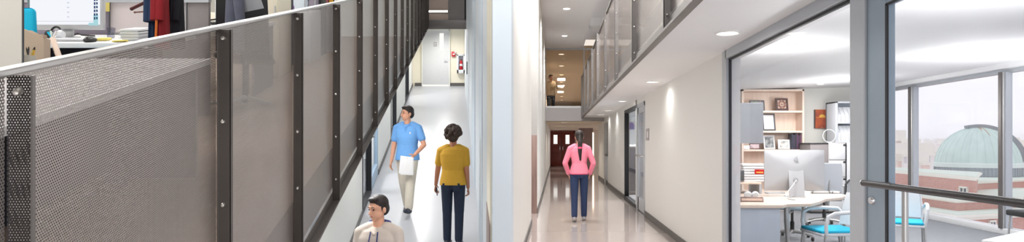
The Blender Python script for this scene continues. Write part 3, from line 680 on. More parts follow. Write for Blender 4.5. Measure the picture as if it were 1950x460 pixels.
# cabinets on the right of the back wall
t = thing('dark_cabinet', 'dark grey cabinet behind the computer, left of the white drawers', 'cabinet', (5.2, 12.7, 0))
a, b = rx(1543, 12.45), rx(1577, 12.45)
MB().box(a, b, 12.45, 13.0, .04, 1.37, bev=.005).build('body', 'grey_f', t, t.location)
MB().box(a-.01, b, 12.44, 13.0, 1.37, 1.395, bev=.004).build('top', 'black', t, t.location)
MB().box(a+.01, b-.01, 12.47, 13.0, 0, .04).build('plinth', 'black', t, t.location)
t = thing('lateral_file', 'white lateral file with stacked drawers below the grey shelf unit', 'filing cabinet', (5.65, 12.7, 0))
a, b = rx(1577.5, 12.45), rx(1612, 12.45)
MB().box(a, b, 12.45, 13.0, .04, 1.4, bev=.004).build('body', 'grey_f2', t, t.location)
MB().box(a+.01, b-.01, 12.47, 13.0, 0, .04).build('plinth', 'black', t, t.location)
for k in range(4):
    z = .06+k*.335
    dw = MB().box(a+.012, b-.03, 12.43, 12.452, z, z+.315, bev=.004).build('drawer', 'white_g', t, t.location)
    MB().box(b-.075, b-.032, 12.415, 12.432, z+.27, z+.305, bev=.004).build('handle', 'black', dw, t.location)
MB().box(b-.027, b-.008, 12.44, 12.455, .06, 1.39).build('edge_channel', 'black', t, t.location)
t = thing('white_cupboard', 'white cupboard at the window end of the white drawers', 'cabinet', (6.1, 12.7, 0))
a, b = rx(1613, 12.45), 6.5
MB().box(a, b, 12.45, 13.0, .04, 1.4, bev=.004).build('body', 'white', t, t.location)
MB().box(a+.02, b-.02, 12.435, 12.452, .06, 1.38, bev=.004).build('door', 'white_g', t, t.location)
MB().box(a+.01, b-.01, 12.47, 13.0, 0, .04).build('plinth', 'black', t, t.location)
t = thing('shelf_unit', 'grey open shelf unit holding rows of white magazine files', 'shelf unit', (6.0, 12.7, 1.4))
a, b, z0, z1 = rx(1591, 12.5), 6.5, 1.4, rz(193, 12.5)
MB().box(a, a+.05, 12.5, 12.95, z0, z1, bev=.003).box(b-.05, b, 12.5, 12.95, z0, z1).build('side_panel', 'bin_grey', t, t.location)
MB().box(a, b, 12.5, 12.95, z1-.03, z1, bev=.003).build('top', 'bin_grey', t, t.location)
MB().box(a, b, 12.92, 12.95, z0, z1).build('back_panel', 'desk_panel', t, t.location)
zs = [z0+.03, rz(232, 12.5), ]
for z in (z0+.03, rz(232, 12.5)): MB().box(a+.05, b-.05, 12.5, 12.92, z-.03, z, bev=.003).build('shelf', 'bin_grey', t, t.location)
order = ['first', 'second', 'third', 'fourth', 'fifth']
for r_, (z, nm) in enumerate(((z0+.03, 'lower'), (rz(232, 12.5), 'upper'))):
    for k in range(5):
        xx = a+.06+.082*k
        o = MB().prism([(12.56, z+.002), (12.86, z+.002), (12.86, z+.31), (12.70, z+.31), (12.56, z+.15)], 'x', xx, xx+.074, bev=.003)
        t = single('magazine_file', o, 'white', 'white magazine file, %s from the left on the %s shelf of the grey unit' % (order[k], nm), 'magazine file', (xx+.037, 12.7, z), 'white magazine files')
# ring on the dark cabinet
t = thing('ring_stand', 'thin white ring standing on the dark grey cabinet', 'ring', (rx(1579, 12.48), 12.48, 1.396))
R_ = .125
MB().tube([(R_*math.sin(k*math.pi/16), 0, R_+.012+R_*math.cos(k*math.pi/16)) for k in range(33)], .007, 8, caps=False).build('ring', 'white', t)
MB().box(-.05, .05, -.017, .017, 0, .012, bev=.004).build('base', 'white', t)

# wall cupboard, hung on the corridor wall
t = thing('wall_cupboard', 'pale grey cupboard hung on the wall left of the bookcase', 'cupboard', (2.05, 7.4, 1.385))
a, b = 1.822, rx(1453, 7.0)
MB().box(a, b, 7.02, 8.2, rz(272, 7), rz(196, 7), bev=.006).build('body', 'bin_grey', t, t.location)
MB().box(a+.004, b+.004, 7.0, 7.02, rz(272.5, 7), rz(195.5, 7), bev=.004).build('end_panel', 'bin_grey', t, t.location)

# desk
dk = thing('office_desk', 'pale wood topped desk with rounded end and grey blue front panel', 'desk', (2.6, 7.6, 0))
pl = [(1.84, 6.58), (2.36, 6.58), (2.44, 6.68), (2.72, 6.74), (2.92, 7.0), (3.12, 7.32), (3.42, 7.56), (3.62, 7.85), (3.66, 8.2), (3.5, 8.5), (3.2, 8.65), (1.84, 8.65)]
MB().prism(pl, 'z', .705, .74, bev=.006).build('worktop', 'desk_top', dk, dk.location)
MB().box(1.84, 2.345, 6.61, 6.64, .02, .705, bev=.004).build('front_panel', 'desk_panel', dk, dk.location)
MB().box(1.84, 2.3, 7.6, 8.6, .02, .705, bev=.006).build('pedestal', 'white_g', dk, dk.location)
MB().tube([(2.5, 6.86, .705), (2.5, 6.86, .55), (2.53, 6.88, .25), (2.55, 6.9, 0)], .026, 14).build('leg', 'alu', dk, dk.location)
MB().tube([(3.25, 8.3, .705), (3.25, 8.3, 0)], .026, 14).build('leg', 'alu', dk, dk.location)
t = thing('desk_shelf', 'low pale shelf on the left of the desk under the wall cupboard', 'shelf', (2.2, 8.25, .74))
MB().box(1.84, 2.62, 8.05, 8.5, .86, .885, bev=.004).build('top', 'birch', t, t.location)
for x in (1.84, 2.59): MB().box(x, x+.03, 8.05, 8.5, .74, .86).build('leg', 'bin_grey', t, t.location)
t = thing('speaker', 'small dark grey speaker on the low desk shelf', 'speaker', (rx(1411, 8.15), 8.15, .885))
MB().box(-.035, .035, -.04, .04, 0, .16, bev=.012).build('body', 'grey_f', t)
MB().box(-.028, .028, -.044, -.038, .02, .145, bev=.006).build('grille', 'frame_ch', t)
t = thing('folder_stack', 'white folder stack with a red and yellow label on the low desk shelf', 'tray', (rx(1432, 8.3), 8.3, .885))  # a pile of folders; each tray part is a folder
for k in range(7): MB().box(-.16+.006*(k % 3), .16, -.11, .11, .034*k, .034*k+.028, bev=.003, seg=1).build('tray', 'paper', t)
MB().box(.0, .155, -.114, -.108, .10, .16).build('red_label', 'red', t); MB().box(.02, .11, -.117, -.112, .115, .13).build('yellow_band', 'sun_y', t)
for i, px in enumerate((1424, 1438)):
    t = thing('desk_ball', 'round white desk ball, the %s of two on the near desk edge' % ('left' if i == 0 else 'right'), 'ball', (rx(px, 7.3), 7.3, .74), 0, 'pair of round white balls')
    MB().ball((0, 0, .046), (.045, .04, .045)).lathe([(0, 0), (.025, 0), (.02, .012), (0, .012)]).build('body', 'white', t)
    MB().lathe([(0, -.003), (.026, -.002), (.03, .004), (0, .004)], (0, -.037, .05), axis='y').build('face', 'white_g', t)
t = thing('name_block', 'flat wooden name block at the front edge of the desk', 'name block', (rx(1431, 6.95), 6.95, .74), -.12)
MB().prism([(-.04, 0), (.04, 0), (.01, .055), (-.005, .055)], 'x', -.125, .125, bev=.003).build('block', 'guard_wood', t)
MB().box(-.11, .11, -.029, -.024, .012, .04, rot=(-.57, 0, 0)).build('plate', 'tile', t)
t = thing('papers', 'loose white papers beside the wooden name block', 'papers', (1.98, 7.35, .74))
for k in range(4): MB().box(-.1+.01*k, .11, -.14, .14, .004*k, .004*k+.003, rot=(0, 0, .06*k)).build('sheet', 'paper', t)

# computer: back of a silver all-in-one
ic = thing('desktop_computer', 'silver all-in-one computer seen from behind on the desk', 'computer', (2.87, 7.62, .74))
hw, zb, zt = .362, rz(362, 7.62)-.74, rz(285, 7.62)-.74
def backp(s, q):
    x = -hw+2*hw*s; z = zb+(zt-zb)*q
    e = max(abs(2*s-1), abs(2*q-1)); return (x, -.012-.05*(1-e**2.2), z)
MB().grid(backp, 24, 16).build('back_shell', 'silver', ic)
MB().box(-hw, hw, -.0125, .006, zb, zt, bev=.004).build('screen_frame', 'silver', ic)
MB().box(-hw+.015, hw-.015, .006, .008, zb+.07, zt-.015).build('screen', 'black', ic)
st = MB().grid(lambda s, q: (-.09+.18*s, -.085-.02*math.cos(q*1.5)+.03*q, .012+(rz(321, 7.55)-.75)*q), 6, 10, .012)
st.box(-.095, .095, -.13, .08, 0, .008, bev=.003, seg=1); st.build('stand', 'silver', ic)
MB().lathe([(.026, -.004), (.03, -.006), (.034, 0), (.026, 0)], (-.01, -.083, rz(343, 7.5)-.74), axis='y').build('cable_hole', 'logo', ic)
lg = MB(); cx, cz = .005, rz(303, 7.56)-.74
pts = []
for k in range(40):
    a = 2*math.pi*k/40; r = .025*(1+.08*math.cos(2*a)); x, z = r*math.cos(a), r*math.sin(a)*1.02
    if abs(a-math.pi/2) < .35: z -= .005*(1-abs(a-math.pi/2)/.35)
    dx, dz = x-.031, z-.003
    if math.hypot(dx, dz) < .014: x = .031-math.sqrt(max(0, .014**2-dz*dz))
    pts.append((cx+x, cz+z))
lg.prism(pts, 'y', -.0665, -.061); lg.ball((cx+.005, -.064, cz+.034), (.0045, .003, .010), 10, rot=(0, .6, 0)); lg.build('emblem', 'logo', ic)
MB().tube([(-.01, -.09, rz(343, 7.5)-.74), (-.07, -.16, .15), (-.14, -.2, .09), (-.19, -.25, .03), (-.2, -.36, .006), (-.18, -.5, .006)], .006, 8).build('power_cord', 'white', ic)
for nm, px, w_, d_, h_, m_, lb, ct in (('keyboard', 1475, .22, .12, .016, 'white', 'white keyboard edge showing under the computer at left', 'keyboard'),
        ('pen_tray', 1562, .22, .06, .03, 'white_g', 'white pen tray on the desk right of the computer stand', 'tray'), ('dish', 1590, .1, .09, .03, 'paper', 'low white dish near the rounded end of the desk', 'dish')):
    t = thing(nm, lb, ct, (rx(px, 8.1), 8.1, .74)); q = MB().box(-w_/2, w_/2, -d_/2, d_/2, 0, h_*.4, bev=.003)
    q.box(-w_/2, w_/2, -d_/2, -d_/2+.008, 0, h_).box(-w_/2, w_/2, d_/2-.008, d_/2, 0, h_).box(-w_/2, -w_/2+.008, -d_/2, d_/2, 0, h_).box(w_/2-.008, w_/2, -d_/2, d_/2, 0, h_)
    q.build('body', m_, t); q = MB()
    for k in range(5): q.box(-w_*.4+k*w_*.17, -w_*.4+k*w_*.17+w_*.12, -d_*.3, d_*.3, h_*.4, h_*.8, bev=.002, seg=1)
    q.build('contents', 'logo' if nm != 'pen_tray' else 'copper', t)

# stacking armchairs
def stack_chair(label, loc, rz_):
    t = thing('armchair', label, 'chair', loc, rz_, 'white armchairs with turquoise seats')
    MB().box(-.225, .225, -.24, .22, .445, .475, bev=.014, seg=3).build('seat', 'turq', t)
    MB().box(-.235, .235, -.245, .23, .415, .445, bev=.012, seg=2).build('seat_shell', 'white', t)
    def bp(s, q):
        x = (-1+2*s)*(.215-.03*q*q); return (x, .215+.07*q-.05*(1-(2*s-1)**2)*-1*.6, .49+.35*q)
    MB().grid(bp, 12, 8, .012).build('backrest', 'white', t)
    for s in (-1, 1):
        MB().tube([(s*.225, .26, .60), (s*.262, .22, .655), (s*.27, .05, .665), (s*.268, -.12, .655), (s*.262, -.19, .62), (s*.25, -.205, .52), (s*.235, -.19, .43)], [.016, .019, .02, .02, .02, .02, .018], 12).build('armrest', 'white', t)
        MB().tube([(s*.235, -.2, .43), (s*.25, -.25, 0)], [.014, .011], 10).build('leg', 'alu', t)
        MB().tube([(s*.225, .2, .43), (s*.24, .28, 0)], [.014, .011], 10).build('leg', 'alu', t)
        MB().tube([(s*.215, .2, .43), (s*.222, .235, .52), (s*.225, .265, .62), (s*.20, .30, .80)], .012, 10).build('back_post', 'white', t)
    return t
stack_chair('white armchair with turquoise seat in front of the rounded desk end', (2.97, 6.8, 0), math.radians(-84))
stack_chair('white armchair with turquoise seat by the windows behind the glass door', (4.1, 7.5, 0), math.radians(-28))
t = thing('dark_chair', 'dark rimmed chair mostly hidden behind the armchair by the windows', 'chair', (4.15, 8.6, 0), math.radians(160))
MB().grid(lambda s, q: ((-1+2*s)*(.2-.02*q), .2+.06*q, .5+.37*q), 10, 6, .01).build('backrest', 'bin_grey', t)
MB().tube([(-.21, .2, .42), (-.215, .22, .6), (-.205, .26, .84), (-.17, .275, .89), (.17, .275, .89), (.205, .26, .84), (.215, .22, .6), (.21, .2, .42)], .016, 10).build('back_rim', 'frame_ch', t)
MB().box(-.22, .22, -.22, .22, .41, .46, bev=.014).build('seat', 'grey_f', t)
for sx in (-1, 1):
    for sy in (-1, 1): MB().tube([(sx*.2, sy*.18, .42), (sx*.22, sy*.23, 0)], .012, 10).build('leg', 'alu', t)
# task chairs on castors
def task_chair(label, loc, rz_, fab):
    t = thing('task_chair', label, 'chair', loc, rz_)
    MB().box(-.24, .24, -.25, .22, .43, .50, bev=.03, seg=3).build('seat', fab, t)
    MB().grid(lambda s, q: ((-1+2*s)*(.22-.04*q*q), .24+.10*q-.06*(1-(2*s-1)**2)*-.5, .56+.50*q), 12, 8, .03).build('backrest', 'bin_grey' if fab == 'grey_f2' else fab, t)
    MB().tube([(0, .05, .40), (0, .24, .40), (0, .29, .6), (0, .3, .8)], .018, 10).build('back_support', 'alu', t)
    MB().lathe([(0, .08), (.03, .08), (.03, .25), (.02, .26), (.02, .42), (.06, .43), (0, .43)]).build('column', 'black', t)
    b = MB()
    for k in range(5):
        a = 2*math.pi*k/5+.3
        b.tube([(0, 0, .115), (.16*math.cos(a), .16*math.sin(a), .105), (.31*math.cos(a), .31*math.sin(a), .075)], [.03, .022, .014], 10)
    b.build('star_base', 'alu', t)
    for k in range(5):
        a = 2*math.pi*k/5+.3
        MB().lathe([(0, -.02), (.026, -.02), (.03, -.012), (.03, .012), (.026, .02), (0, .02)], (.31*math.cos(a), .31*math.sin(a), .03), axis='x', n=14).build('caster', 'black', t)
    for s in (-1, 1):
        MB().tube([(s*.2, .05, .43), (s*.3, .05, .46), (s*.31, .04, .62), (s*.31, .03, .655)], .014, 8).box(s*.31-.035, s*.31+.035, -.13, .13, .655, .68, bev=.01).build('armrest', 'alu', t)
    return t
task_chair('task chair with pale blue seat right behind the curved chrome desk leg', (3.42, 9.15, 0), math.radians(150), 'pale_blue_f')
task_chair('grey backed task chair rising behind the right side of the computer', (4.5, 10.6, 0), math.radians(172), 'grey_f2')
# low table by the door glass (pale corner at the right edge)
t = thing('side_table', 'pale table corner at the bottom right edge inside the glass door', 'table', (3.5, 4.1, 0))
MB().prism([(2.83, 4.2), (3.6, 4.76), (4.2, 4.0), (3.43, 3.44)], 'z', .71, .74, bev=.006).build('top', 'desk_white', t, t.location)
for x, y in ((2.95, 4.2), (3.58, 4.62), (4.05, 4.0), (3.45, 3.58)): MB().tube([(x, y, 0), (x, y, .71)], .02, 12).build('leg', 'alu', t, t.location)
t = thing('lounge_chair', 'dark chair back at the right edge of the photo by the windows', 'chair', (6.55, 8.6, 0), math.radians(180))
MB().box(-.24, .24, .2, .26, .4, .86, bev=.02, rot=(-.12, 0, 0), piv=(0, .2, .4)).build('backrest', 'black', t)
MB().box(-.25, .25, -.25, .24, .38, .46, bev=.02).build('seat', 'black', t)
for sx in (-1, 1):
    for sy in (-1, 1): MB().tube([(sx*.21, sy*.2, .4), (sx*.23, sy*.23, 0)], .013, 10).build('leg', 'alu', t)

# ================================================================== OUTSIDE THE WINDOWS
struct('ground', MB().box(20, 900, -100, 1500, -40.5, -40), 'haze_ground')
DY = 70.; DX, DR = rx(1861, DY), 4.1; DZ = -1.14
dm = thing('observatory_dome', 'pale green copper observatory dome with a curved shutter rail', 'dome', (DX, DY, DZ))
prof = [(DR*math.cos(a*math.pi/40), 1.06*DR*math.sin(a*math.pi/40)) for a in range(20)]+[(0, 1.06*DR)]
MB().lathe([(0, 0)]+prof, n=64).build('shell', 'copper', dm, smooth=60)
rb = MB()
for k in range(32):
    a = 2*math.pi*k/32
    rb.tube([((DR+.01)*math.cos(e)*math.cos(a), (DR+.01)*math.cos(e)*math.sin(a), 1.06*(DR+.01)*math.sin(e)) for e in [j*math.pi/2/12 for j in range(12)]], .028, 6)
rb.build('seams', 'copper', dm)
MB().lathe([(DR-.1, -.05), (DR+.12, -.05), (DR+.14, .35), (DR-.02, .45), (DR-.1, .4)], n=64).build('ring', 'copper_w', dm)
dr_ = MB().lathe([(0, -.985), (DR+.02, -.985), (DR+.02, -.05), (0, -.05)], n=64)
for k in range(72):
    a = 2*math.pi*k/72; dr_.tube([((DR+.03)*math.cos(a), (DR+.03)*math.sin(a), -1.0), ((DR+.03)*math.cos(a), (DR+.03)*math.sin(a), -.05)], .045, 6)
dr_.build('drum', 'zinc', dm)
sh = MB()
def arc(e0, e1, r0, r1, w0, n=22):
    t = bmesh.new(); prev = None; first = None
    for j in range(n+1):
        e = math.radians(e0+(e1-e0)*j/n); ring = []
        for r, y in ((r0, -w0), (r1, -w0), (r1, w0), (r0, w0)): ring.append(t.verts.new((r*math.cos(e), y, r*math.sin(e))))
        if prev:
            for k in range(4): t.faces.new((prev[k], prev[(k+1) % 4], ring[(k+1) % 4], ring[k]))
        else: first = ring
        prev = ring
    t.faces.new(first); t.faces.new(prev[::-1]); return t
sh._add(arc(104, 8, DR+.02, DR+.55, .7))
sh = sh.build('shutter', 'shutter', dm); sh.rotation_euler = (0, 0, math.radians(-20))
st = MB()
for (aa, e0, e1, w_) in ((-112, 84, 62, .10), (-106, 82, 70, .07), (-98, 84, 50, .06)):
    t_ = bmesh.new(); pv = None
    for j in range(9):
        e = math.radians(e0+(e1-e0)*j/8); R2 = DR+.015; ww = w_*(1-.6*j/8)
        ring = [t_.verts.new((R2*math.cos(e)*math.cos(math.radians(aa))+s*ww, R2*math.cos(e)*math.sin(math.radians(aa)), 1.06*R2*math.sin(e))) for s in (-1, 1)]
        if pv: t_.faces.new((pv[0], pv[1], ring[1], ring[0]))
        pv = ring
    st._add(t_)
st.build('rust_streaks', 'rust', dm)

# brick observatory building: blocks given by plan corners seen from the window
def P2(px, Y): return (rx(px, Y), Y)
def uvside(scale=1.):
    def f(co, fa):
        n = fa.normal; return ((co.x*abs(n.y)+co.y*abs(n.x))*scale, co.z*scale)
    return f
bl = thing('brick_building', 'red brick building with pale cornices below the green dome', 'building', (44, 58, -30))
def block(pts, z0, z1, cz, m='brick', over=.35):
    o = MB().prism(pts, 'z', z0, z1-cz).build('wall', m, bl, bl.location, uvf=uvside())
    cxm = sum(p[0] for p in pts)/len(pts); cym = sum(p[1] for p in pts)/len(pts)
    def ex(d): 
        r = []
        for p in pts:
            v = Vector((p[0]-cxm, p[1]-cym)); v = v*(1+d/v.length); r.append((cxm+v.x, cym+v.y))
        return r
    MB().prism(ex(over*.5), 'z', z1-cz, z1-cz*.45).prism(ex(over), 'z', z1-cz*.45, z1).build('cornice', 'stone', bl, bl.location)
    MB().prism(ex(over-.15), 'z', z1, z1+.06).build('roof', 'roof_g', bl, bl.location)
    return o
# drum base block (right), upper block (left), lower terrace block
YB = 56.
block([P2(1855, 60), P2(1990, 66), (DX+10, 84), (DX-5, 84)], -20, -2.2, .25)
block([P2(1700, 66), P2(1858, 52), P2(1862, 60), P2(1700, 72)], -20, rz(334, 54), .32)
block([P2(1690, 60), P2(1822, 50), P2(1990, 54), P2(1990, 62), P2(1700, 70)], -24, -3.1, .22, over=.4)
block([P2(1690, 57), P2(1822, 47.6), P2(1990, 51), P2(1990, 58), P2(1700, 64)], -30, -4.0, .42, over=.5)
def bwindow(pxa, pxb, pya, pyb, Y, Y2=None):
    Y2 = Y2 or Y; t = (0, 0)
    a = Vector((rx(pxa, Y), Y-.06)); b = Vector((rx(pxb, Y2), Y2-.06)); d = (b-a); n = Vector((d.y, -d.x)).normalized()
    def P(s, o, z): q = a+d*s+n*o; return (q.x, q.y, z)
    def bx(m, s0, s1, o0, o1, z0, z1):
        t = bmesh.new(); v = [t.verts.new(P(s, o, z)) for z in (z0, z1) for s, o in ((s0, o0), (s1, o0), (s1, o1), (s0, o1))]
        for f in ((3, 2, 1, 0), (4, 5, 6, 7), (0, 1, 5, 4), (1, 2, 6, 5), (2, 3, 7, 6), (3, 0, 4, 7)): t.faces.new([v[i] for i in f])
        m._add(t)
    zb, zt = rz(pyb, Y), rz(pya, Y); m = MB()
    for q in ((-.08, .06, zb, zt), (.94, 1.08, zb, zt), (.46, .54, zb, zt), (-.12, 1.12, zb-.15, zb+.06), (-.08, 1.08, zt-.08, zt+.06)): bx(m, q[0], q[1], -.05, .14, q[2], q[3])
    w_ = m.build('window', 'stone', bl, bl.location); g_ = MB(); bx(g_, .04, .96, -.04, .05, zb, zt); g_.build('pane', 'winglass', w_, bl.location)
def onface(p0, p1, pxa, pxb):
    """depths at two image columns on the facade running from p0=(px,Y) to p1"""
    A = Vector(P2(*p0)); B = Vector(P2(*p1)); r = []
    for px in (pxa, pxb):
        k = (px-1060)/F; s = (k*A.y-A.x)/((B.x-A.x)-k*(B.y-A.y)); r.append(A.y+s*(B.y-A.y))
    return r
for pa, pb, ya, yb_, f in ((1829, 1843, 355, 371, ((1700, 66), (1858, 52))), (1842, 1853, 424, 446, ((1822, 47.6), (1990, 51))), (1882, 1893, 420, 441, ((1822, 47.6), (1990, 51))), (1786, 1794, 424, 446, ((1690, 57), (1822, 47.6)))):
    Ya, Yb2 = onface(f[0], f[1], pa, pb); bwindow(pa, pb, ya, yb_, Ya, Yb2)
hz_m = bpy.data.materials.new('city_haze'); hz_m.use_nodes = True; nt = hz_m.node_tree; nt.nodes.clear()
vo = nt.nodes.new('ShaderNodeVolumeScatter'); vo.inputs['Color'].default_value = (.98, .98, 1, 1); vo.inputs['Density'].default_value = .0022
oo = nt.nodes.new('ShaderNodeOutputMaterial'); nt.links.new(vo.outputs[0], oo.inputs['Volume'])
hz = MB().box(12, 500, 88, 520, -39.9, 6).build('haze', hz_m); hz['kind'] = 'structure'
# city blocks in the haze
random.seed(21)
CITY = []
for row, (Yc, ylo, yhi, n, px0, px1) in enumerate(((120, 286, 318, 8, 1684, 1782), (180, 279, 296, 10, 1684, 1800), (270, 272, 284, 12, 1684, 1990), (420, 269, 277, 16, 1684, 1990))):
    step = (px1-px0)/n
    for i in range(n):
        a = px0+i*step+random.uniform(0, step*.2); b = a+step*random.uniform(.6, .98); yt = random.uniform(ylo, yhi)
        CITY.append((a, b, yt, Yc*(1+.05*(i % 3)), row))
CITY += [(1930, 1950, 285, 130, 0), (1924, 1938, 300, 110, 0), (1948, 1985, 292, 120, 0), (1692, 1712, 262, 158, 1), (1712, 1732, 268, 150, 1), (1928, 1944, 330, 90, 0)]
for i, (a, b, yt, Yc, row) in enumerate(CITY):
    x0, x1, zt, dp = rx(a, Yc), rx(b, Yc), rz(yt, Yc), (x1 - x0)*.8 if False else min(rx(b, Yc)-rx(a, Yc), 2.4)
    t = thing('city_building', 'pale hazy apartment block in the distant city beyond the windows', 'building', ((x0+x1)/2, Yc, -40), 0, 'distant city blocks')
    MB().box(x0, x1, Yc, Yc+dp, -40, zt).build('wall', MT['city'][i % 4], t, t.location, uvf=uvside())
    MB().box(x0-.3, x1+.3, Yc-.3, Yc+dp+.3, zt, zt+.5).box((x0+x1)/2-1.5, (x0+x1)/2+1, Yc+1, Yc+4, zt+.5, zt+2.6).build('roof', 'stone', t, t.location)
# ================================================================== OFFICE ON THE LEFT MEZZANINE
def lz(py, Y): return lpy(py, Y)
def LT(name, label, cat, px, py, Y, rz_=0, group=None):
    return thing(name, label, cat, L(lpx(px, Y), Y, lpy(py, Y)), rz_, group)
DESK = -.51
def LD(name, label, cat, px, Y, rz_=0, group=None, z=DESK):
    t = thing(name, label, cat, L(lpx(px, Y), Y, z), rz_, group)
    t.location.z += .004
    if name in ('keyboard', 'computer_mouse', 'headphones', 'note_pad', 'sponge', 'paper_stack', 'cable', 'headset'): t.rotation_euler.x = math.atan(KZ)
    return t
t = thing('partition', 'pale stone coloured desk screen at the top left corner', 'partition', L(-2.6, 3.2, DESK))
MB(L).box(-3.1, lpx(41, 3.2), 3.2, 3.212, DESK, .6, bev=.002, seg=1).build('panel', 'part_wall', t, t.location)
MB(L).box(lpx(40.5, 3.2), lpx(42, 3.2), 3.204, 3.216, DESK, .6).build('edge_trim', 'frame_ch', t, t.location)
# near desk
t = thing('desk', 'white desk right behind the near guardrail panel', 'desk', L(-2.3, 2.8, -1.25))
MB(L).box(-3.2, -1.55, 1.62, 4.0, DESK-.035, DESK, bev=.004).build('worktop', 'grey_f2', t, t.location)
MB(L).box(-1.55, -1.545, 1.62, 4.0, DESK-.034, DESK).build('edge_strip', 'desk_white', t, t.location)
MB(L).box(-3.1, -1.62, 1.64, 1.67, -1.25, DESK-.035).build('side_panel', 'grey_f', t, t.location)
MB(L).box(-3.1, -1.62, 3.95, 3.98, -1.25, DESK-.035).build('side_panel', 'grey_f', t, t.location)
MB(L).box(-2.2, -2.17, 1.67, 3.95, -1.2, DESK-.035).build('modesty_panel', 'dark_navy', t, t.location)
t = LD('magazine_holder', 'beige upright file holder at the near desk edge by the partition', 'file holder', 64, 3.72)
q = MB()
for y in (-.024, .02): q.prism([(-.08, 0), (.08, 0), (.08, .145), (-.03, .20), (-.08, .20)], 'y', y, y+.004)
q.box(-.08, -.076, -.02, .02, 0, .2).box(.076, .08, -.02, .02, 0, .145).box(-.08, .08, -.02, .02, 0, .005).build('case', 'beige_file', t)
for k in range(4): MB().box(-.07, .068, -.016+.008*k, -.011+.008*k, .006, .17, rot=(0, .0, 0))  .build('holder_file', 'tile' if k % 2 else 'beige_file', t)  # files standing in the holder
t = LD('pen_cup', 'pale cup of coloured pens in front of the beige file holder', 'pen cup', 54, 3.5)
MB().lathe([(0, 0), (.030, 0), (.034, .075), (.031, .075), (.028, .006), (0, .006)], n=20).build('cup', 'part_wall', t)
for k, (m_, a, nm) in enumerate((('sun_y', .25, 'yellow pen leaning right in the pale cup by the file holder'), ('black', -.3, 'black pen leaning left in the pale cup by the file holder'), ('yellow', .42, 'pale yellow pencil leaning farthest right out of the pale cup'), ('paper', -.12, 'white pen standing in the pale cup by the file holder'), ('frame_ch', .1, 'charcoal pen near the middle of the pale cup'))):
    p = Vector(L(lpx(54, 3.5), 3.5, DESK)); x, y = .014*math.cos(k*1.257), .014*math.sin(k*1.257)
    t = thing('pen', nm, 'pen', (p.x+x, p.y+y, p.z+.012), 0, 'pens in the pale cup')
    e = Vector((a*.09, .0, .115)); MB().tube([(0, 0, 0), e*.86], .0042, 8).build('barrel', m_, t); MB().tube([e*.86, e], [.0042, .0015], 8).build('cap', 'black', t)
t = LD('poster_tube', 'slanting cardboard tube with blue tipped pens leaning beside the file holder', 'tube', 114, 3.85)
q = MB().tube([(0, 0, 0.01), (-.085, .05, .145)], .016, 12).build('tube', 'birch', t)
MB().tube([(-.03, .018, .05), (-.05, .03, .082)], .0168, 12).build('band', 'frame_dk', t)
for k, m_ in enumerate(('turq', 'copper', 'photo_bw', 'paper')): MB().tube([(-.085, .05, .145), (-.10+.018*(k-1), .055, .185+.006*(k % 2))], .006, 6).build('tube_pen', m_, t)  # pens sticking out of the tube
# turquoise chair
t = thing('task_chair', 'turquoise backed chair showing behind the beige file holder', 'chair', L(lpx(68, 4.5), 4.5, -1.25), math.pi)
MB().box(-.2, .2, .2, .245, .58, .985, bev=.03, seg=3, rot=(-.06, 0, 0), piv=(0, .2, .58)).build('backrest', 'turq', t)
MB().box(-.22, .22, -.22, .2, .42, .48, bev=.025, seg=3).build('seat', 'turq', t)
MB().tube([(0, 0, .42), (0, .22, .42), (0, .26, .62)], .02, 8).lathe([(0, .03), (.03, .05), (.03, .42), (0, .42)]).build('column', 'black', t)
q = MB()
for k in range(5): q.tube([(0, 0, .10), (.28*math.cos(k*1.2566), .28*math.sin(k*1.2566), .03)], [.025, .015], 8)
q.build('star_base', 'black', t)
# far desk with the big monitor
t = thing('desk', 'white desk carrying the large monitor and papers', 'desk', L(-3.0, 5.3, -1.25))
MB(L).box(-3.95, -2.32, 4.95, 5.66, DESK-.04, DESK, bev=.004).build('worktop', 'desk_white', t, t.location)
MB(L).box(-3.95, -3.92, 5.0, 5.62, -1.25, DESK-.04).box(-2.36, -2.33, 5.0, 5.62, -1.25, DESK-.04).build('side_panel', 'grey_f', t, t.location)
MB(L).box(-3.92, -2.36, 5.5, 5.53, -1.2, DESK-.04).build('modesty_panel', 'dark_navy', t, t.location)
# cubicle partition
Y = 5.72; t = thing('partition', 'fabric cubicle partition in mauve and pinkish grey behind the monitor', 'partition', L(-3, Y, -1.25))
zt = lpy(1.5, Y)
for a, b, m_ in ((-40, 211, 'mauve'), (212, 300, 'pinkgrey'), (301, 357, 'grey_f2'), (358, 399, 'grey_f')):
    MB(L).box(lpx(a, Y), lpx(b, Y), Y-.02, Y+.03, -1.25, zt-.012, bev=.004).build('panel', m_, t, t.location)
MB(L).box(lpx(-40, Y), lpx(399.5, Y), Y-.03, Y+.04, zt-.014, zt+.01).build('top_rail', 'bin_grey', t, t.location)
for px in (211.5, 300.5, 357.5): MB(L).box(lpx(px-.9, Y), lpx(px+.9, Y), Y-.028, Y+.03, -1.25, zt).build('post', 'frame_ch', t, t.location)
MB(L).box(lpx(212, Y), lpx(300, Y), Y-.032, Y, DESK, DESK+.02).build('channel', 'grey_f2', t, t.location)
single('sticky_note', MB(L).box(lpx(200, 5.68), lpx(207.5, 5.68), 5.685, 5.699, lpy(22, 5.68), lpy(5, 5.68)), 'yellow', 'pale yellow note stuck on the mauve partition right of the monitor', 'note', L(lpx(204, 5.68), 5.69, lpy(22, 5.68)))
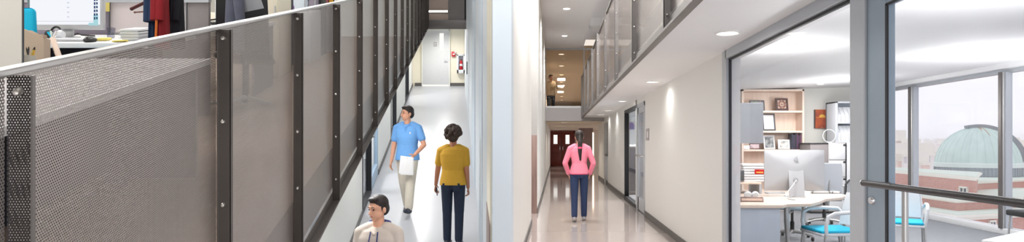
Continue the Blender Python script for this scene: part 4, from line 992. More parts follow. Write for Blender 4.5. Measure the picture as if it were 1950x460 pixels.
# monitor
Y = 5.3; t = LD('monitor', 'large silver framed monitor showing a white page', 'monitor', 126, Y)
hw = 72*Y/F; zb = lpy(57, Y)-DESK; h = .43
MB().box(-hw, hw, -.015, .025, zb, zb+h, bev=.008).build('casing', 'silver', t)
MB().box(-hw+.022, hw-.022, -.0175, -.014, zb+.038, zb+h-.03).build('screen', emit('screen_white', (244, 246, 252), 1.0), t)
def lx(px): return (px-126)*Y/F
def lzz(py): return lpy(py, Y)-DESK
ui = MB().box(lx(60), lx(181), -.019, -.0174, lzz(42.5), lzz(41.7)); 
for k in range(4): ui.box(lx(131), lx(135), -.019, -.0174, lzz(8+9*k), lzz(6+9*k))
ui.build('page_lines', emit('screen_grey', (206, 210, 220), 1.), t)
dk_ = MB()
for k in range(6): dk_.box(lx(181.7), lx(184.7), -.019, -.0174, lzz(4+7*k), lzz(-1+7*k)).box(lx(186), lx(189), -.019, -.0174, lzz(3.4+7*k), lzz(-1+7*k))
dk_.build('icons', emit('screen_dark', (62, 84, 120), 1.), t)
MB().box(lx(172), lx(190), -.019, -.0174, lzz(50), lzz(45)).box(lx(181), lx(190), -.0186, -.0174, lzz(45), lzz(30)).build('menu_patch', emit('screen_aqua', (170, 216, 222), 1.), t)
MB().box(lx(56), lx(60), -.019, -.0174, lzz(48), lzz(0)).build('side_bar', emit('screen_dim', (120, 138, 140), .9), t)
MB().box(-.09, .09, -.05, .05, .001, .009, bev=.003, rot=(math.atan(KZ), 0, 0), piv=(0, 0, 0)).box(-.04, .04, .02, .035, .014, zb+.1).build('stand', 'silver', t)
# things on the far desk
t = LD('keyboard', 'thin white keyboard in front of the large monitor', 'keyboard', 142, 5.12)
MB().box(-.2, .19, -.06, .06, 0, .012, bev=.004).build('case', 'silver', t)
q = MB()
for r in range(4):
    for c in range(14): q.box(-.19+c*.0272, -.19+c*.0272+.023, -.052+r*.027, -.052+r*.027+.022, .012, .016)
q.build('keys', 'white', t)
t = LD('computer_mouse', 'black computer mouse on the white far desk', 'mouse', 172, 5.02)
MB().ball((0, 0, .012), (.042, .055, .026)).build('body', 'black', t); MB().box(-.004, .004, -.045, -.01, .036, .041).build('wheel', 'grey_f', t)
t = LD('headphones', 'black and white headphones lying left of the keyboard', 'headphones', 107, 5.2)
for s in (-1, 1): MB().lathe([(0, -.02), (.03, -.02), (.038, 0), (.03, .02), (0, .02)], (s*.045, 0, .04), axis='x', n=18).build('earcup', 'black' if s < 0 else 'white', t)
MB().tube([(.045*math.cos(a), .03*math.sin(a)-.0, .04+.06*math.sin(a)) for a in [k*math.pi/10 for k in range(11)]], .008, 8).build('headband', 'black', t)
t = LD('tumbler', 'clear plastic tumbler at the foot of the partition', 'cup', 211, 5.35)
MB().lathe([(.026, 0), (.034, .085), (.032, .085), (.025, .004), (0, .004)], n=20).build('cup', glass('tumbler_plastic', (232, 232, 238), 2.5), t)
t = LD('note_pad', 'small pad of yellow notes near the front of the far desk', 'notes', 229, 5.03); MB().box(-.05, .05, -.03, .03, 0, .008, rot=(0, 0, .3)).box(-.02, .06, -.05, .01, .006, .012, rot=(0, 0, -.2)).build('pad', 'yellow', t)
t = LD('sponge', 'yellowish block lying left of the clear tumbler', 'block', 199, 5.12); MB().box(-.045, .045, -.03, .03, 0, .02, bev=.006, rot=(0, 0, .2)).build('block', 'yellow', t)
t = LD('paper_stack', 'tall stack of white paper on the far desk beside the coats', 'papers', 265, 5.2)
for k in range(12): MB().box(-.085+random.uniform(-.012, .012), .075+random.uniform(-.012, .012), -.1, .1, .0075*k, .0075*k+.006, rot=(0, 0, random.uniform(-.08, .08))).build('sheets', 'paper' if k % 3 else 'bin_grey', t)
t = LD('cable', 'black cable lying behind the keyboard', 'cable', 150, 5.4)
MB().tube([(-.15, 0, .006), (-.05, -.05, .006), (0, .0, .03), (.05, -.03, .02), (.12, .03, .006)], .006, 8).build('cord', 'black', t)
# coat stand and coats
Y = 4.86; t = thing('coat_stand', 'dark red wooden coat stand behind the hanging coats', 'coat stand', L(lpx(305, Y), Y, -1.25))
MB().tube([(0, 0, .03), (0, 0, 1.5)], .018, 10).build('pole', 'darkwood', t)
for px0, py0, m_ in ((254, 18, 'darkwood'), (260, 24.5, 'tile_d')):
    zz = lpy(py0, Y)+1.25; xx = (px0-305)*Y/F
    MB().tube([(0, 0, zz+.11 if m_ == 'darkwood' else zz+.02), (xx, -.02, zz)], .0125 if m_ == 'darkwood' else .006, 8).ball((xx, -.02, zz), .014 if m_ == 'darkwood' else .009, 8).build('arm', m_, t)
q = MB()
for k in range(4): q.tube([(0, 0, .12), (.22*math.cos(k*1.57+.4), .22*math.sin(k*1.57+.4), .015)], .014, 8)
q.build('foot', 'darkwood', t)
def coat(px0, px1, py_b, ztop, m_, label, yo, taper, trim=None, seed=0):
    Yc = Y+yo; a, b = lpx(px0, Yc), lpx(px1, Yc); w2 = (b-a)/2; zb_ = lpy(py_b, Yc); hgt = ztop-zb_
    t = thing('coat', label, 'coat', L((a+b)/2, Yc, zb_), 0)
    def P(s, q):
        an = 2*math.pi*s; f = (1-taper*q); fold = 1+.16*math.sin(an*7+seed+q*1.5)*(1-.5*q)
        return (w2*f*math.cos(an)*(.9+.1*fold), .07*math.sin(an)*fold*(1-.4*q), hgt*q)
    bm_ = MB().grid(P, 56, 10); bmesh.ops.remove_doubles(bm_.bm, verts=bm_.bm.verts, dist=1e-5)
    bmesh.ops.holes_fill(bm_.bm, edges=[e for e in bm_.bm.edges if e.is_boundary]); bm_.build('body', m_, t, smooth=60)
    def S(sgn): return MB().tube([(sgn*w2*.35, -.04, hgt*.97), (sgn*w2*.55, -.05, hgt*.6), (sgn*w2*.55, -.065, hgt*.25)], [.035, .032, .028], 10)
    for sg in (-1, 1): S(sg).build('sleeve', m_, t, smooth=60)
    MB().tube([(-w2*.3, -.03, hgt), (0, -.05, hgt+.02), (w2*.3, -.03, hgt)], .025, 8).build('collar', m_, t)
    if trim: MB().tube([(.0, -.078, hgt*.05), (.012, -.074, hgt*.5), (.0, -.06, hgt*.98)], .008, 6).build('zip', trim, t)
coat(288, 303, 92, .22, 'bluecoat', 'dark blue coat hanging leftmost on the coat stand', -.11, .55, seed=1)
coat(301, 318, 92, .25, 'redcoat', 'red jacket with orange zip hanging between the dark coats', -.28, .25, 'orange', 2)
coat(321, 349, 92, .27, 'navycoat', 'near black coat hanging rightmost on the coat stand', -.11, .30, seed=4)
# further workstations
Y = 7.0; t = thing('desk', 'white desk with pictures and cables past the grey partition', 'desk', L(-2.4, Y, -1.25))
MB(L).box(-3.6, lpx(505, Y), 6.6, 7.4, DESK-.04, DESK, bev=.004).build('worktop', 'desk_white', t, t.location)
MB(L).box(-3.6, -3.57, 6.65, 7.35, -1.25, DESK-.04).box(lpx(499, Y), lpx(503, Y), 6.65, 7.35, -1.25, DESK-.04).build('side_panel', 'grey_f', t, t.location)
single('cream_box', MB().box(-.06, .06, -.08, .08, 0, .10, bev=.006), 'cream', 'cream card box on the desk past the grey partition', 'box', (0, 0, 0)).location = L(lpx(407, 7.1), 7.1, DESK+.06)
bpy.data.objects['cream_box'].location = L(lpx(407, 7.2), 7.2, DESK)
t = LD('headset', 'black tangle of headset and cables on the desk left of the picture', 'headset', 412, 6.85)
MB().box(-.06, .06, -.05, .05, 0, .03, bev=.01).build('body', 'black', t)
MB().tube([(-.08, 0, .01), (-.04, -.05, .05), (.03, -.04, .06), (.08, .02, .03), (.02, .05, .02)], .010, 8).build('cable', 'black', t)
t = thing('picture_frame', 'white framed picture with a red shape beside the black chair', 'picture frame', L(lpx(421, 7.0), 7.0, DESK), .35)
MB().box(-.062, .062, -.01, .01, 0, .27, bev=.004, rot=(-.12, 0, 0), piv=(0, 0, 0)).build('frame', 'white', t)
MB().box(-.046, .046, -.0135, -.009, .03, .24, rot=(-.12, 0, 0), piv=(0, 0, 0)).build('print', 'part_wall', t)
MB().ball((.005, -.03, .14), (.03, .006, .055), 12, rot=(-.12, .35, 0)).build('red_shape', 'red', t)
MB().box(-.03, .03, .0, .01, 0, .2, rot=(.22, 0, 0), piv=(0, .05, .2)).build('stand', 'black', t)
single('black_box', MB().box(-.07, .07, -.05, .05, 0, .14, bev=.01).box(-.05, .05, -.054, -.05, .03, .11), 'black', 'black loudspeaker shaped box at the top edge past the grey partition', 'box', L(lpx(406, 7.32), 7.32, DESK+.16)).location = L(lpx(406, 7.3), 7.3, DESK+.10)
# black chair with grey jacket
Y = 6.1; t = thing('task_chair', 'black office chair with a sloping mesh back past the grey partition', 'chair', L(lpx(468, Y), Y, -1.25), math.radians(200))
MB().grid(lambda s, q: ((-1+2*s)*(.23-.02*q), .2+.12*q, .5+.62*q), 10, 8, .03).build('backrest', 'black', t)
MB().box(-.25, .25, -.24, .22, .44, .5, bev=.03, seg=3).build('seat', 'black', t)
MB().tube([(0, 0, .42), (0, .2, .40), (0, .25, .6)], .02, 8).lathe([(0, .03), (.03, .05), (.03, .43), (0, .43)]).build('column', 'black', t)
q = MB()
for k in range(5): q.tube([(0, 0, .10), (.3*math.cos(k*1.2566), .3*math.sin(k*1.2566), .03)], [.025, .015], 8)
q.build('star_base', 'alu', t)
t = thing('jacket', 'grey blue jacket draped over the left of the black chair', 'jacket', L(lpx(446, Y-.62), Y-.62, DESK-.12))
MT['slate'] = mat('slate_cloth', (96, 100, 116), .9, var=.25, scale=14.)
qq = MB().grid(lambda s, q: (.085*math.cos(2*math.pi*s)*(1-.25*q)*(1+.1*math.sin(14*math.pi*s)), .05*math.sin(2*math.pi*s), .5*q), 40, 8); bmesh.ops.remove_doubles(qq.bm, verts=qq.bm.verts, dist=1e-5)
bmesh.ops.holes_fill(qq.bm, edges=[e for e in qq.bm.edges if e.is_boundary]); qq.build('body', 'slate', t, smooth=60)
MB().tube([(.05, -.04, .47), (.085, -.06, .25), (.07, -.07, .08)], [.045, .04, .032], 10).build('sleeve', 'slate', t, smooth=60)
t = thing('paper_sheet', 'pale grey sheets hanging off the top of the black chair', 'papers', L(lpx(474, Y-.6), Y-.6, lpy(16, Y-.6)))
MB().box(-.1, .11, -.01, .01, -.02, .10, rot=(.3, -.2, 0)).box(-.07, .10, -.014, -.01, .0, .11, rot=(.3, -.1, 0)).build('sheet', 'bin_grey', t)
# tall cabinet, cupboards and soap at the far end
def lbox(name, label, cat, a, b, Y0, d, m_, zt_=.15, door=True, z0=-1.25):
    t = thing(name, label, cat, L((lpx(a, Y0)+lpx(b, Y0))/2, Y0, z0))
    x0, x1 = lpx(a, Y0), lpx(b, Y0)
    MB(L).box(x0, x1, Y0, Y0+d, z0, zt_, bev=.005).build('body', m_, t, t.location)
    if door:
        MB(L).box(x0+.015, x1-.015, Y0-.018, Y0, z0+.05, zt_-.02, bev=.004).build('door', m_, t, t.location)
        MB(L).tube([(x1-.04, Y0-.03, -.35), (x1-.04, Y0-.03, -.5)], .007, 6).build('handle', 'chrome', t, t.location)
    return t
lbox('tall_cabinet', 'tall cream cabinet right of the black chair', 'cabinet', 503, 531, 7.9, .6, 'cream')
lbox('dark_cabinet', 'narrow dark blue cabinet between the cream and white cabinets', 'cabinet', 531.5, 541, 8.6, .5, 'dark_navy')
lbox('low_cabinet', 'low white cabinet top carrying the purple soap bottle', 'cabinet', 541, 592, 9.3, .7, 'white', DESK)
lbox('white_cupboard', 'white cupboard front behind the purple soap bottle', 'cabinet', 541.5, 586, 10.1, .4, 'wall_blue')
lbox('mauve_cabinet', 'grey mauve cabinet near the far end of the top cap', 'cabinet', 588, 605.5, 9.3+.75, .5, 'mauve')
lbox('dark_locker', 'narrow black locker left of the pink folders', 'cabinet', 608.5, 612, 10.1, .4, 'black', door=False)
t = LD('soap_bottle', 'clear bottle with purple cap standing on the white cabinet', 'bottle', 555.5, 9.6)
MB().lathe([(0, 0), (.032, 0), (.036, .02), (.036, .09), (.022, .12), (.014, .13), (0, .13)], n=20).build('bottle', mat('lilac_bottle', (196, 182, 214), .3), t)
MB().lathe([(.0365, .03), (.0372, .03), (.0372, .075), (.0365, .075)], n=20).build('paper_label', mat('violet_label', (140, 92, 160), .5), t)
MB().lathe([(0, .13), (.02, .13), (.02, .155), (.008, .16), (.008, .19), (0, .19)], n=16).box(-.035, .012, -.01, .01, .185, .2, bev=.004).build('pump', mat('purple_cap', (76, 54, 150), .4), t)
t = lbox('white_shelf', 'low white shelf end carrying the pink folders', 'shelf', 611, 640, 10.6, .5, 'white', lpy(9, 10.6)-.0, door=False)
for k, (a, m_) in enumerate(((613, 'photo_pink'), (616.5, 'redcoat'), (620, 'pink'))):
    t = thing('folder', ('dusty pink folder, first of three at the end of the top cap', 'dark red folder in the middle of the three at the end of the top cap', 'bright pink folder, last of three at the end of the top cap')[k], 'folder', L(lpx(a, 10.75), 10.75, lpy(9, 10.6)))
    MB().box(0, .028, -.1, .1, 0, .26, bev=.003).build('cover', m_, t); MB().box(.004, .024, -.096, .102, .004, .255).build('pages', 'paper', t)
t = thing('picture_frame', 'small dark framed item with a yellow patch at the end of the top cap', 'picture frame', L(lpx(631, 10.8), 10.8, lpy(9, 10.6)))
MB().box(-.05, .05, -.01, .01, 0, .2, bev=.004).build('frame', 'black', t); MB().box(-.035, .035, -.014, -.009, .02, .12).build('print', 'sun_y', t)
# ================================================================== PEOPLE
def V(*a): return Vector(a)
def blob(name, prims, m, parent, voxel=.008, smooth=4, fac=.5, tex=None):
    bm = bmesh.new()
    for p in prims:
        t = bmesh.new(); k = p[0]
        if k == 'cap':
            _, a, b, r0, r1 = p[:5]; a, b = Vector(a), Vector(b); d = b-a; ln = d.length; z = d.normalized(); x = z.orthogonal().normalized(); y = z.cross(x)
            if len(p) > 5:                      # flattened: p[5] = (wide axis, squash factor of the thin axis)
                x = (Vector(p[5][0])-z*Vector(p[5][0]).dot(z)).normalized(); y = z.cross(x)
            sq = p[5][1] if len(p) > 5 else 1.
            prof = [(r0*math.cos(e), -r0*math.sin(e)) for e in (1.35, .9, .45)]+[(r0+(r1-r0)*s, ln*s) for s in (0, .33, .66, 1)]+[(r1*math.cos(e), ln+r1*math.sin(e)) for e in (.45, .9, 1.35)]
            rings = [[t.verts.new(a+z*h+(x*math.cos(q*math.pi/8)+y*math.sin(q*math.pi/8)*sq)*r) for q in range(16)] for r, h in prof]
        elif k == 'ell':
            bmesh.ops.create_uvsphere(t, u_segments=20, v_segments=12, radius=1)
            t.transform(Matrix.Translation(p[1]) @ (Euler(p[3]).to_matrix().to_4x4() if len(p) > 3 else Matrix.Identity(4)) @ Matrix.Diagonal((*p[2], 1))); rings = None
        elif k == 'loft':                       # list of (centre, half width, half depth)
            rings = [[t.verts.new((c[0]+rx_*math.copysign(abs(math.cos(q*math.pi/14))**.85, math.cos(q*math.pi/14)), c[1]+ry_*math.copysign(abs(math.sin(q*math.pi/14))**.85, math.sin(q*math.pi/14)), c[2])) for q in range(28)] for c, rx_, ry_ in p[1]]
        if rings:
            n = len(rings[0])
            for A, B in zip(rings, rings[1:]):
                for q in range(n): t.faces.new((A[q], A[(q+1) % n], B[(q+1) % n], B[q]))
            t.faces.new(rings[0][::-1]); t.faces.new(rings[-1]); bmesh.ops.recalc_face_normals(t, faces=t.faces)
        me = bpy.data.meshes.new('t'); t.to_mesh(me); t.free(); bm.from_mesh(me); bpy.data.meshes.remove(me)
    me = bpy.data.meshes.new(name); bm.to_mesh(me); bm.free()
    tmp = bpy.data.objects.new('tmp', me); COL.objects.link(tmp)
    rm = tmp.modifiers.new('r', 'REMESH'); rm.mode = 'VOXEL'; rm.voxel_size = voxel
    if smooth:
        sm = tmp.modifiers.new('s', 'SMOOTH'); sm.factor = fac; sm.iterations = smooth
    dg = bpy.context.evaluated_depsgraph_get(); out = bpy.data.meshes.new_from_object(tmp.evaluated_get(dg))
    bpy.data.objects.remove(tmp); bpy.data.meshes.remove(me)
    out.materials.clear(); out.materials.append(MT[m]); out.polygons.foreach_set('use_smooth', [True]*len(out.polygons)); out.name = name
    o = bpy.data.objects.new(name, out); COL.objects.link(o); o.parent = parent; return o

def figure(label, loc, rz_, H=1.75, skin='skin_a', pants='khaki', top='polo', hair='short', hair_m='hair', legs=((.2, .1), (-.2, .3)), arms=((.1, .12, .2, 0), (.1, .12, .2, 0)),
           head=(0, 0), shoe='shoe', sleeves='short', fem=False, pants_fit=1.0, curl=.9, hem=None, hem_m=None, extra=None):
    """faces local -Y; +X is the person's left. legs: (thigh swing, knee bend) left,right; arms: (swing, abduction, elbow, inward) left,right"""
    s = H/1.75; t = thing('person', label, 'person', loc, rz_)
    sw = .17 if fem else .182
    Lt, Ls = .42*s, .41*s; hx = .092*s
    hips = []; low = 0
    J = {}
    for i, sg in enumerate((1, -1)):
        a, k = legs[i]; hp = V(sg*hx, 0, 0); kn = hp+Lt*V(0, -math.sin(a), -math.cos(a)); an = kn+Ls*V(0, -math.sin(a-k), -math.cos(a-k))
        J[i] = (hp, kn, an, a-k); low = min(low, an.z-.085*s*max(.6, math.cos(a-k)))
    hz = -low; off = V(0, 0, hz)
    for i in (0, 1): J[i] = tuple(q+off for q in J[i][:3])+(J[i][3],)
    shz = hz+.50*s; nk = V(0, .005, hz+.555*s)
    body, hand = [], []
    def Z(d): return hz+d*s
    # trunk
    wv = .88 if fem else 1.0
    body.append(('loft', [(V(0, 0, Z(-.08)), .13*s, .09*s), (V(0, .005, Z(.0)), .165*s, .108*s), (V(0, 0, Z(.10)), .158*s*wv, .10*s), (V(0, 0, Z(.2)), .142*s*wv, .095*s), (V(0, 0, Z(.33)), .165*s*wv, .112*s), (V(0, .005, Z(.43)), .175*s*wv, .108*s), (V(0, .01, Z(.50)), .155*s*wv, .085*s), (V(0, .01, Z(.535)), .09*s, .065*s)]))
    hd, ht = head                                         # turn (left positive), nod
    Rh = Euler((ht, 0, hd)).to_matrix(); hc = nk+V(0, -.018*s, .155*s)
    def HP(x, y, z): return hc+Rh @ V(x*s, y*s, z*s)
    body.append(('cap', nk-V(0, 0, .06*s), hc-V(0, -.01*s, .07*s), .056*s, .052*s))
    body += [('ell', HP(0, .012, .025), (.076*s, .094*s, .096*s), (ht, 0, hd)), ('ell', HP(0, -.02, -.045), (.062*s, .068*s, .068*s), (ht, 0, hd)), ('ell', HP(0, -.058, -.088), (.03*s, .026*s, .024*s), (ht, 0, hd)),
             ('cap', HP(0, -.082, .012), HP(0, -.102, -.028), .010*s, .015*s), ('cap', HP(-.03, -.075, .028), HP(.03, -.075, .028), .014*s, .014*s), ('ell', HP(0, -.084, -.058), (.024*s, .010*s, .011*s), (ht, 0, hd)),
             ('ell', HP(.077, .01, -.012), (.010*s, .02*s, .032*s), (ht, 0, hd)), ('ell', HP(-.077, .01, -.012), (.010*s, .02*s, .032*s), (ht, 0, hd))]
    shirt, sleeve = [], []
    HANDS = []
    for i, sg in enumerate((1, -1)):
        sh = V(sg*sw*s, .008, shz-.02*s); f, ab, el, inw = arms[i]
        ud = V(sg*math.sin(ab), -math.sin(f)*math.cos(ab), -math.cos(f)*math.cos(ab)); eb = sh+ud*.295*s
        ab2 = ab-inw; fd = V(sg*math.sin(ab2), -math.sin(f+el)*math.cos(ab2), -math.cos(f+el)*math.cos(ab2)); wr = eb+fd*.25*s
        body += [('cap', V(sg*.09*s, .012, shz+.02*s), sh, .06*s, .055*s), ('cap', sh, eb, .05*s, .039*s), ('cap', eb, wr, .04*s, .026*s)]
        n = V(-sg, 0, 0); n = (n-fd*n.dot(fd)).normalized(); w = fd.cross(n)*(-sg); 
        if w.y > 0: w = -w                                # towards the front: thumb side
        pc = wr+fd*.05*s
        body.append(('cap', wr+fd*.005, wr+fd*.085*s, .027*s, .036*s, (w, .42)))
        for q, ln in enumerate((.07, .08, .075, .058)):
            b0 = wr+fd*.088*s+w*(.030-.020*q)*s; c1 = curl*.45; c2 = curl*1.05
            d1 = (fd*math.cos(c1)+n*math.sin(c1)+w*(.10-.07*q)).normalized(); d2 = (fd*math.cos(c2)+n*math.sin(c2)+w*(.10-.07*q)*.6).normalized()
            b1 = b0+d1*ln*.52*s; b2 = b1+d2*ln*.5*s
            body += [('cap', b0, b1, .0088*s, .0082*s), ('cap', b1, b2, .0082*s, .007*s)]
        tb = wr+fd*.028*s+w*.024*s; t1 = tb+(fd*.55+w*.65+n*.35).normalized()*.042*s; t2 = t1+(fd*.85+w*.2+n*.45).normalized()*.032*s
        body += [('cap', tb, t1, .0125*s, .0105*s), ('cap', t1, t2, .0105*s, .0085*s)]
        HANDS.append((wr, fd, n, w))
        e_ = .52 if sleeves == 'short' else 1.
        if sleeves == 'short': sleeve += [('cap', sh, sh+ud*.185*s, .060*s, .061*s)]
        else: sleeve += [('cap', sh, eb, .062*s, .053*s), ('cap', eb, wr-fd*.012*s, .053*s, .040*s)]
        sleeve.append(('cap', V(sg*.08*s, .012, shz+.015*s), sh, .072*s, .061*s))
        hp, kn, an, la = J[i]
        body += [('cap', hp, kn, .078*s, .054*s), ('cap', kn, an, .05*s, .036*s)]
        ff = V(0, -math.cos(max(-.5, la*.6)), math.sin(max(-.6, la*.6))) if la > 0 else V(0, -math.cos(la*.8), math.sin(la*.8))
        hl = an+V(0, .035*s, -.045*s); toe = hl+ff*.19*s
        body.append(('cap', an, hl+ff*.05*s, .036*s, .034*s))
        blob('shoe', [('cap', hl, hl+ff*.09*s, .042*s, .046*s), ('cap', hl+ff*.08*s, toe, .046*s, .036*s), ('cap', an+V(0, .005, -.01), hl+ff*.03*s, .043*s, .042*s)], shoe, t, .008*s, 4)
        J[('ft', i)] = (hl, toe)
    lb = blob('body', body, skin, t, .006*s, 3)
    # trousers
    pf = pants_fit; tr = [('loft', [(V(0, .004, Z(-.085)), .145*s, .10*s), (V(0, .008, Z(-.01)), .182*s, .125*s), (V(0, .003, Z(.07)), .172*s, .115*s), (V(0, 0, Z(.125)), .165*s*wv, .108*s)])]
    for i in (0, 1):
        hp, kn, an, la = J[i]; c = kn+(an-kn)*.96
        tr += [('cap', hp, kn, .093*s, .068*s*pf), ('cap', kn, c, .066*s*pf, .056*s*pf)]
    blob('trousers', tr, pants, t, .008*s, 4)
    hm = -.04 if hem is None else hem
    sh_ = [('loft', [(V(0, .004, Z(hm)), .198*s*(.94 if fem else 1), .144*s), (V(0, .004, Z(hm+.06)), .192*s*wv**.5, .138*s), (V(0, 0, Z(.2)), .162*s*wv, .116*s), (V(0, 0, Z(.33)), .183*s*wv, .128*s), (V(0, .005, Z(.43)), .192*s*wv, .122*s), (V(0, .01, Z(.50)), .165*s*wv, .10*s), (V(0, .01, Z(.538)), .085*s, .07*s)])]
    blob('shirt' if sleeves == 'short' else 'sweater', sh_+sleeve, top, t, .008*s, 4)
    if hem_m:
        blob('hem_band', [('loft', [(V(0, .004, Z(hm-.015)), .188*s*(.97 if fem else 1), .134*s), (V(0, .004, Z(hm+.045)), .188*s*wv**.5, .134*s)])], hem_m, t, .008*s, 2)
    # hair
    hr = []
    if hair in ('short', 'tail'):
        hr = [('ell', HP(0, .022, .045), (.082*s, .096*s, .088*s), (ht, 0, hd)), ('ell', HP(0, .055, -.005), (.073*s, .062*s, .078*s), (ht, 0, hd)), ('ell', HP(0, -.045, .098), (.058*s, .042*s, .026*s), (ht, 0, hd)),
              ('ell', HP(.062, .02, .012), (.02*s, .045*s, .045*s), (ht, 0, hd)), ('ell', HP(-.062, .02, .012), (.02*s, .045*s, .045*s), (ht, 0, hd))]
    if hair == 'tail':
        hr += [('ell', HP(0, .06, -.02), (.07*s, .06*s, .085*s)), ('cap', HP(0, .10, .0), HP(0, .135, -.10), .036*s, .046*s), ('cap', HP(0, .135, -.10), HP(.005, .15, -.27), .046*s, .04*s), ('cap', HP(.005, .15, -.27), HP(-.005, .145, -.44), .04*s, .018*s)]
    if hair == 'curly':
        rnd = random.Random(5); hr = [('ell', HP(0, .025, .04), (.10*s, .115*s, .105*s), (ht, 0, hd)), ('ell', HP(0, .06, -.03), (.085*s, .07*s, .08*s))]
        for k in range(70):
            a, e = rnd.uniform(0, 2*math.pi), rnd.uniform(-.7, 1.5); d = V(math.cos(a)*math.cos(e), math.sin(a)*math.cos(e), math.sin(e))
            if d.y < -.55 and d.z < .35: continue
            hr.append(('ell', HP(d.x*.112, .03+d.y*.118, .03+d.z*.112), (.03*s, .03*s, .03*s)))
    blob('hair', hr, hair_m, t, .007*s, 2 if hair == 'curly' else 4)
    if hair == 'tail':
        blob('hair_tie', [('cap', HP(.003, .146, -.205), HP(.004, .148, -.215), .043*s, .042*s)], 'pink_d', t, .006*s, 1)
    # face
    q = MB()
    for sg in (1, -1):
        q.ball(HP(sg*.030, -.079, .006), (.0115*s, .006*s, .0065*s), 10, rot=(ht, 0, hd))
    q.build('eyes', 'eye', t)
    q = MB()
    for sg in (1, -1): q.tube([HP(sg*.014, -.089, .030), HP(sg*.03, -.088, .036), HP(sg*.047, -.078, .029)], .003*s, 6)
    q.build('eyebrows', hair_m, t)
    MB().ball(HP(0, -.0925, -.058), (.022*s, .006*s, .006*s), 10, rot=(ht, 0, hd)).build('mouth', 'lips', t)
    if extra: extra(t, s, HP, HANDS, Z, J)
    return t, HANDS, J, hz

def on_ramp(px, Y): return L(lpx(px, Y), Y, -3.9)
# man in blue polo, facing the viewer, head turned to his right, papers in his left hand
def polo_x(t, s, HP, HANDS, Z, J):
    wr, fd, n, w = HANDS[0]
    c = wr+fd*.10*s
    q = MB(); q.box(-.105, .105, -.003, .003, -.25, .04, rot=(.12, .14, .1), piv=(0, 0, 0)).box(-.10, .11, .005, .009, -.26, .03, rot=(.10, .05, .1), piv=(0, 0, 0))
    p = thing('papers', 'white papers held by the man in the blue polo', 'papers', t.matrix_basis @ Vector((c.x-.055, c.y-.04, c.z)) , t.rotation_euler.z)
    q.build('sheets', 'paper', p)
    blob('collar', [('cap', V(-.055*s, -.055*s, Z(.535)), V(-.07*s, .02*s, Z(.56)), .018*s, .02*s), ('cap', V(.055*s, -.055*s, Z(.535)), V(.07*s, .02*s, Z(.56)), .018*s, .02*s), ('cap', V(-.07*s, .02*s, Z(.56)), V(.07*s, .02*s, Z(.56)), .02*s, .02*s), ('cap', V(-.055*s, -.055*s, Z(.535)), V(-.012*s, -.098*s, Z(.49)), .018*s, .010*s), ('cap', V(.055*s, -.055*s, Z(.535)), V(.012*s, -.098*s, Z(.49)), .018*s, .010*s)], 'polo', t, .006, 1)
    MB().ball(V(.085*s, -.124*s, Z(.395)), (.014, .005, .016), 10).build('emblem', 'white', t)
    MB().box(-.012*s, .012*s, -.124*s, -.118*s, Z(.37), Z(.49), bev=.002, seg=1, rot=(.16, 0, 0)).build('placket', 'polo', t)
figure('man in blue polo and beige trousers walking towards the viewer on the ramp', on_ramp(776, 10.5), math.radians(-6), 1.80, 'skin_a', 'khaki', 'polo', 'short', 'hair', ((.30, .10), (-.20, .22)), ((.12, .35, .7, .75), (.08, .13, .18, .05)), (-.75, .05), 'shoe', pants_fit=1.16, extra=polo_x)
# man in mustard T-shirt from behind
def phone_x(t, s, HP, HANDS, Z, J):
    wr, fd, n, w = HANDS[0]; c = wr+fd*.115*s+n*.03
    p = thing('phone', 'black phone in the left hand of the man in mustard', 'phone', t.matrix_basis @ c, t.rotation_euler.z)
    MB().box(-.006, .006, -.07, .07, -.034, .034, bev=.003, rot=(.6, 0, .2)).build('body', 'black', p); MB().box(-.0075, -.0055, -.055, .055, -.029, .029, rot=(.6, 0, .2), piv=(0, 0, 0)).build('screen', 'gasket', p)
    for sg in (1, -1): MB().box(sg*.078*s-.05, sg*.078*s+.05, .128*s, .134*s, Z(-.10), Z(.01), bev=.003).build('back_pocket', 'denim', t)
figure('man with curly hair in mustard shirt and dark jeans seen from behind', on_ramp(863, 9.2), math.radians(176), 1.73, 'skin_b', 'denim', 'mustard', 'curly', 'hair_b', ((.03, .04), (-.02, .06)), ((.24, .22, .16, .0), (.05, .06, .15, .02)), (.1, .12), 'shoe', pants_fit=1.05, curl=1.2, hem=-.02, extra=phone_x)
# young man in hoodie close to the viewer
def hood_x(t, s, HP, HANDS, Z, J):
    blob('hood', [('cap', V(-.075*s, -.03*s, Z(.525)), V(-.085*s, .03*s, Z(.565)), .026*s, .030*s), ('cap', V(.075*s, -.03*s, Z(.525)), V(.085*s, .03*s, Z(.565)), .026*s, .030*s), ('cap', V(-.085*s, .03*s, Z(.565)), V(0, .10*s, Z(.55)), .032*s, .05*s), ('cap', V(.085*s, .03*s, Z(.565)), V(0, .10*s, Z(.55)), .032*s, .05*s), ('cap', V(0, .11*s, Z(.52)), V(0, .13*s, Z(.42)), .07*s, .05*s)], 'navy', t, .007, 3)
    blob('neckline', [('cap', V(-.075*s, -.03*s, Z(.525)), V(0, -.095*s, Z(.475)), .022*s, .018*s), ('cap', V(.075*s, -.03*s, Z(.525)), V(0, -.095*s, Z(.475)), .022*s, .018*s)], 'hoodie', t, .006, 3)
    MB().tube([V(-.035*s, -.10*s, Z(.50)), V(-.04*s, -.135*s, Z(.40)), V(-.035*s, -.138*s, Z(.31))], .006, 6).tube([V(.035*s, -.10*s, Z(.50)), V(.04*s, -.135*s, Z(.40)), V(.038*s, -.138*s, Z(.30))], .006, 6).build('drawstrings', 'navy', t)
    q = MB()
    for k, (x, h) in enumerate(((-.035, .06), (.0, .06), (.035, .06))): q.box(x*s-.006, x*s+.006, -.141*s, -.124*s, Z(.30), Z(.30)+h*s).box(x*s-.006, x*s+.016, -.141*s, -.124*s, Z(.30)+h*s*.45, Z(.30)+h*s*.6)
    q.build('print', 'navy', t)
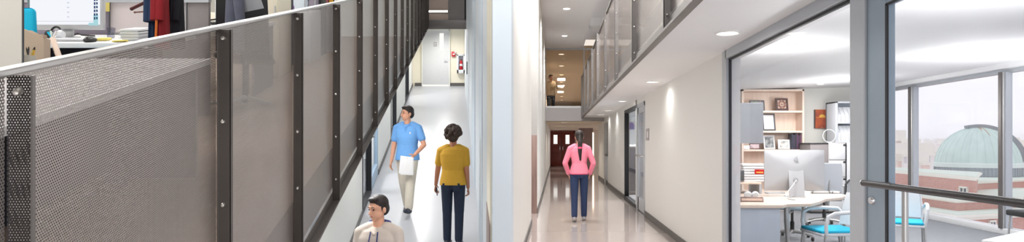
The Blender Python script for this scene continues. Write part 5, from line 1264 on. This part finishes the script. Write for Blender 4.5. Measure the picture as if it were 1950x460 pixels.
figure('young man in cream hoodie with navy hood close to the viewer', on_ramp(721, 6.15), math.radians(-8), 1.79, 'skin_c', 'denim_b', 'hoodie', 'short', 'hair', ((.15, .05), (-.1, .15)), ((.1, .16, .4, .2), (.1, .16, .4, .2)), (-.45, .16), 'shoe', 'long', extra=hood_x)
# woman in pink walking away
figure('woman with long dark ponytail in pink cardigan and jeans walking away', ((1103-1060)*11.3/F, 11.3, 0), math.radians(178), 1.62, 'skin_c', 'denim_b', 'pink', 'tail', 'hair', ((-.13, .16), (.12, .04)), ((-.05, .36, .55, .62), (-.05, .36, .55, .62)), (.12, .0), 'sneaker', 'long', True, pants_fit=1.04, hem=.0, hem_m='pink_d')
# person upstairs behind the glass
figure('person in ivory top standing behind the upper glass, hand raised to the face', ((1049-1060)*24.0/F, 24.0, 2.4), math.radians(12), 1.6, 'skin_a', 'denim', 'ivory', 'short', 'hair', ((.05, .03), (-.04, .04)), ((.75, .2, 1.75, .45), (.05, .12, .2, .05)), (.5, .1), 'shoe', 'long')

# ================================================================== CAMERA, SKY, VIEW
cam = bpy.data.cameras.new('camera'); co = bpy.data.objects.new('camera', cam); COL.objects.link(co)
co.location = (0, 0, EYE); co.rotation_euler = (math.pi/2, 0, 0)
cam.sensor_fit = 'HORIZONTAL'; cam.sensor_width = 36; cam.lens = 36*F/1950
cam.shift_x = -85/1950; cam.shift_y = 43/1950; cam.clip_start = .05; cam.clip_end = 3000
SC.camera = co
wd = bpy.data.worlds.new('sky'); SC.world = wd; wd.use_nodes = True
bg = wd.node_tree.nodes['Background']; bg.inputs[0].default_value = (.83, .825, .86, 1); bg.inputs[1].default_value = 1.3
vs = SC.view_settings; vs.view_transform = 'Standard'; vs.look = 'None'; vs.gamma = 1; vs.exposure = 0; vs.use_curve_mapping = False
SC.cycles.volume_bounces = 2; SC.cycles.max_bounces = 10; SC.cycles.transparent_max_bounces = 24; SC.cycles.diffuse_bounces = 5; SC.cycles.glossy_bounces = 5
SC.cycles.sample_clamp_indirect = 6; SC.cycles.caustics_reflective = False; SC.cycles.caustics_refractive = False
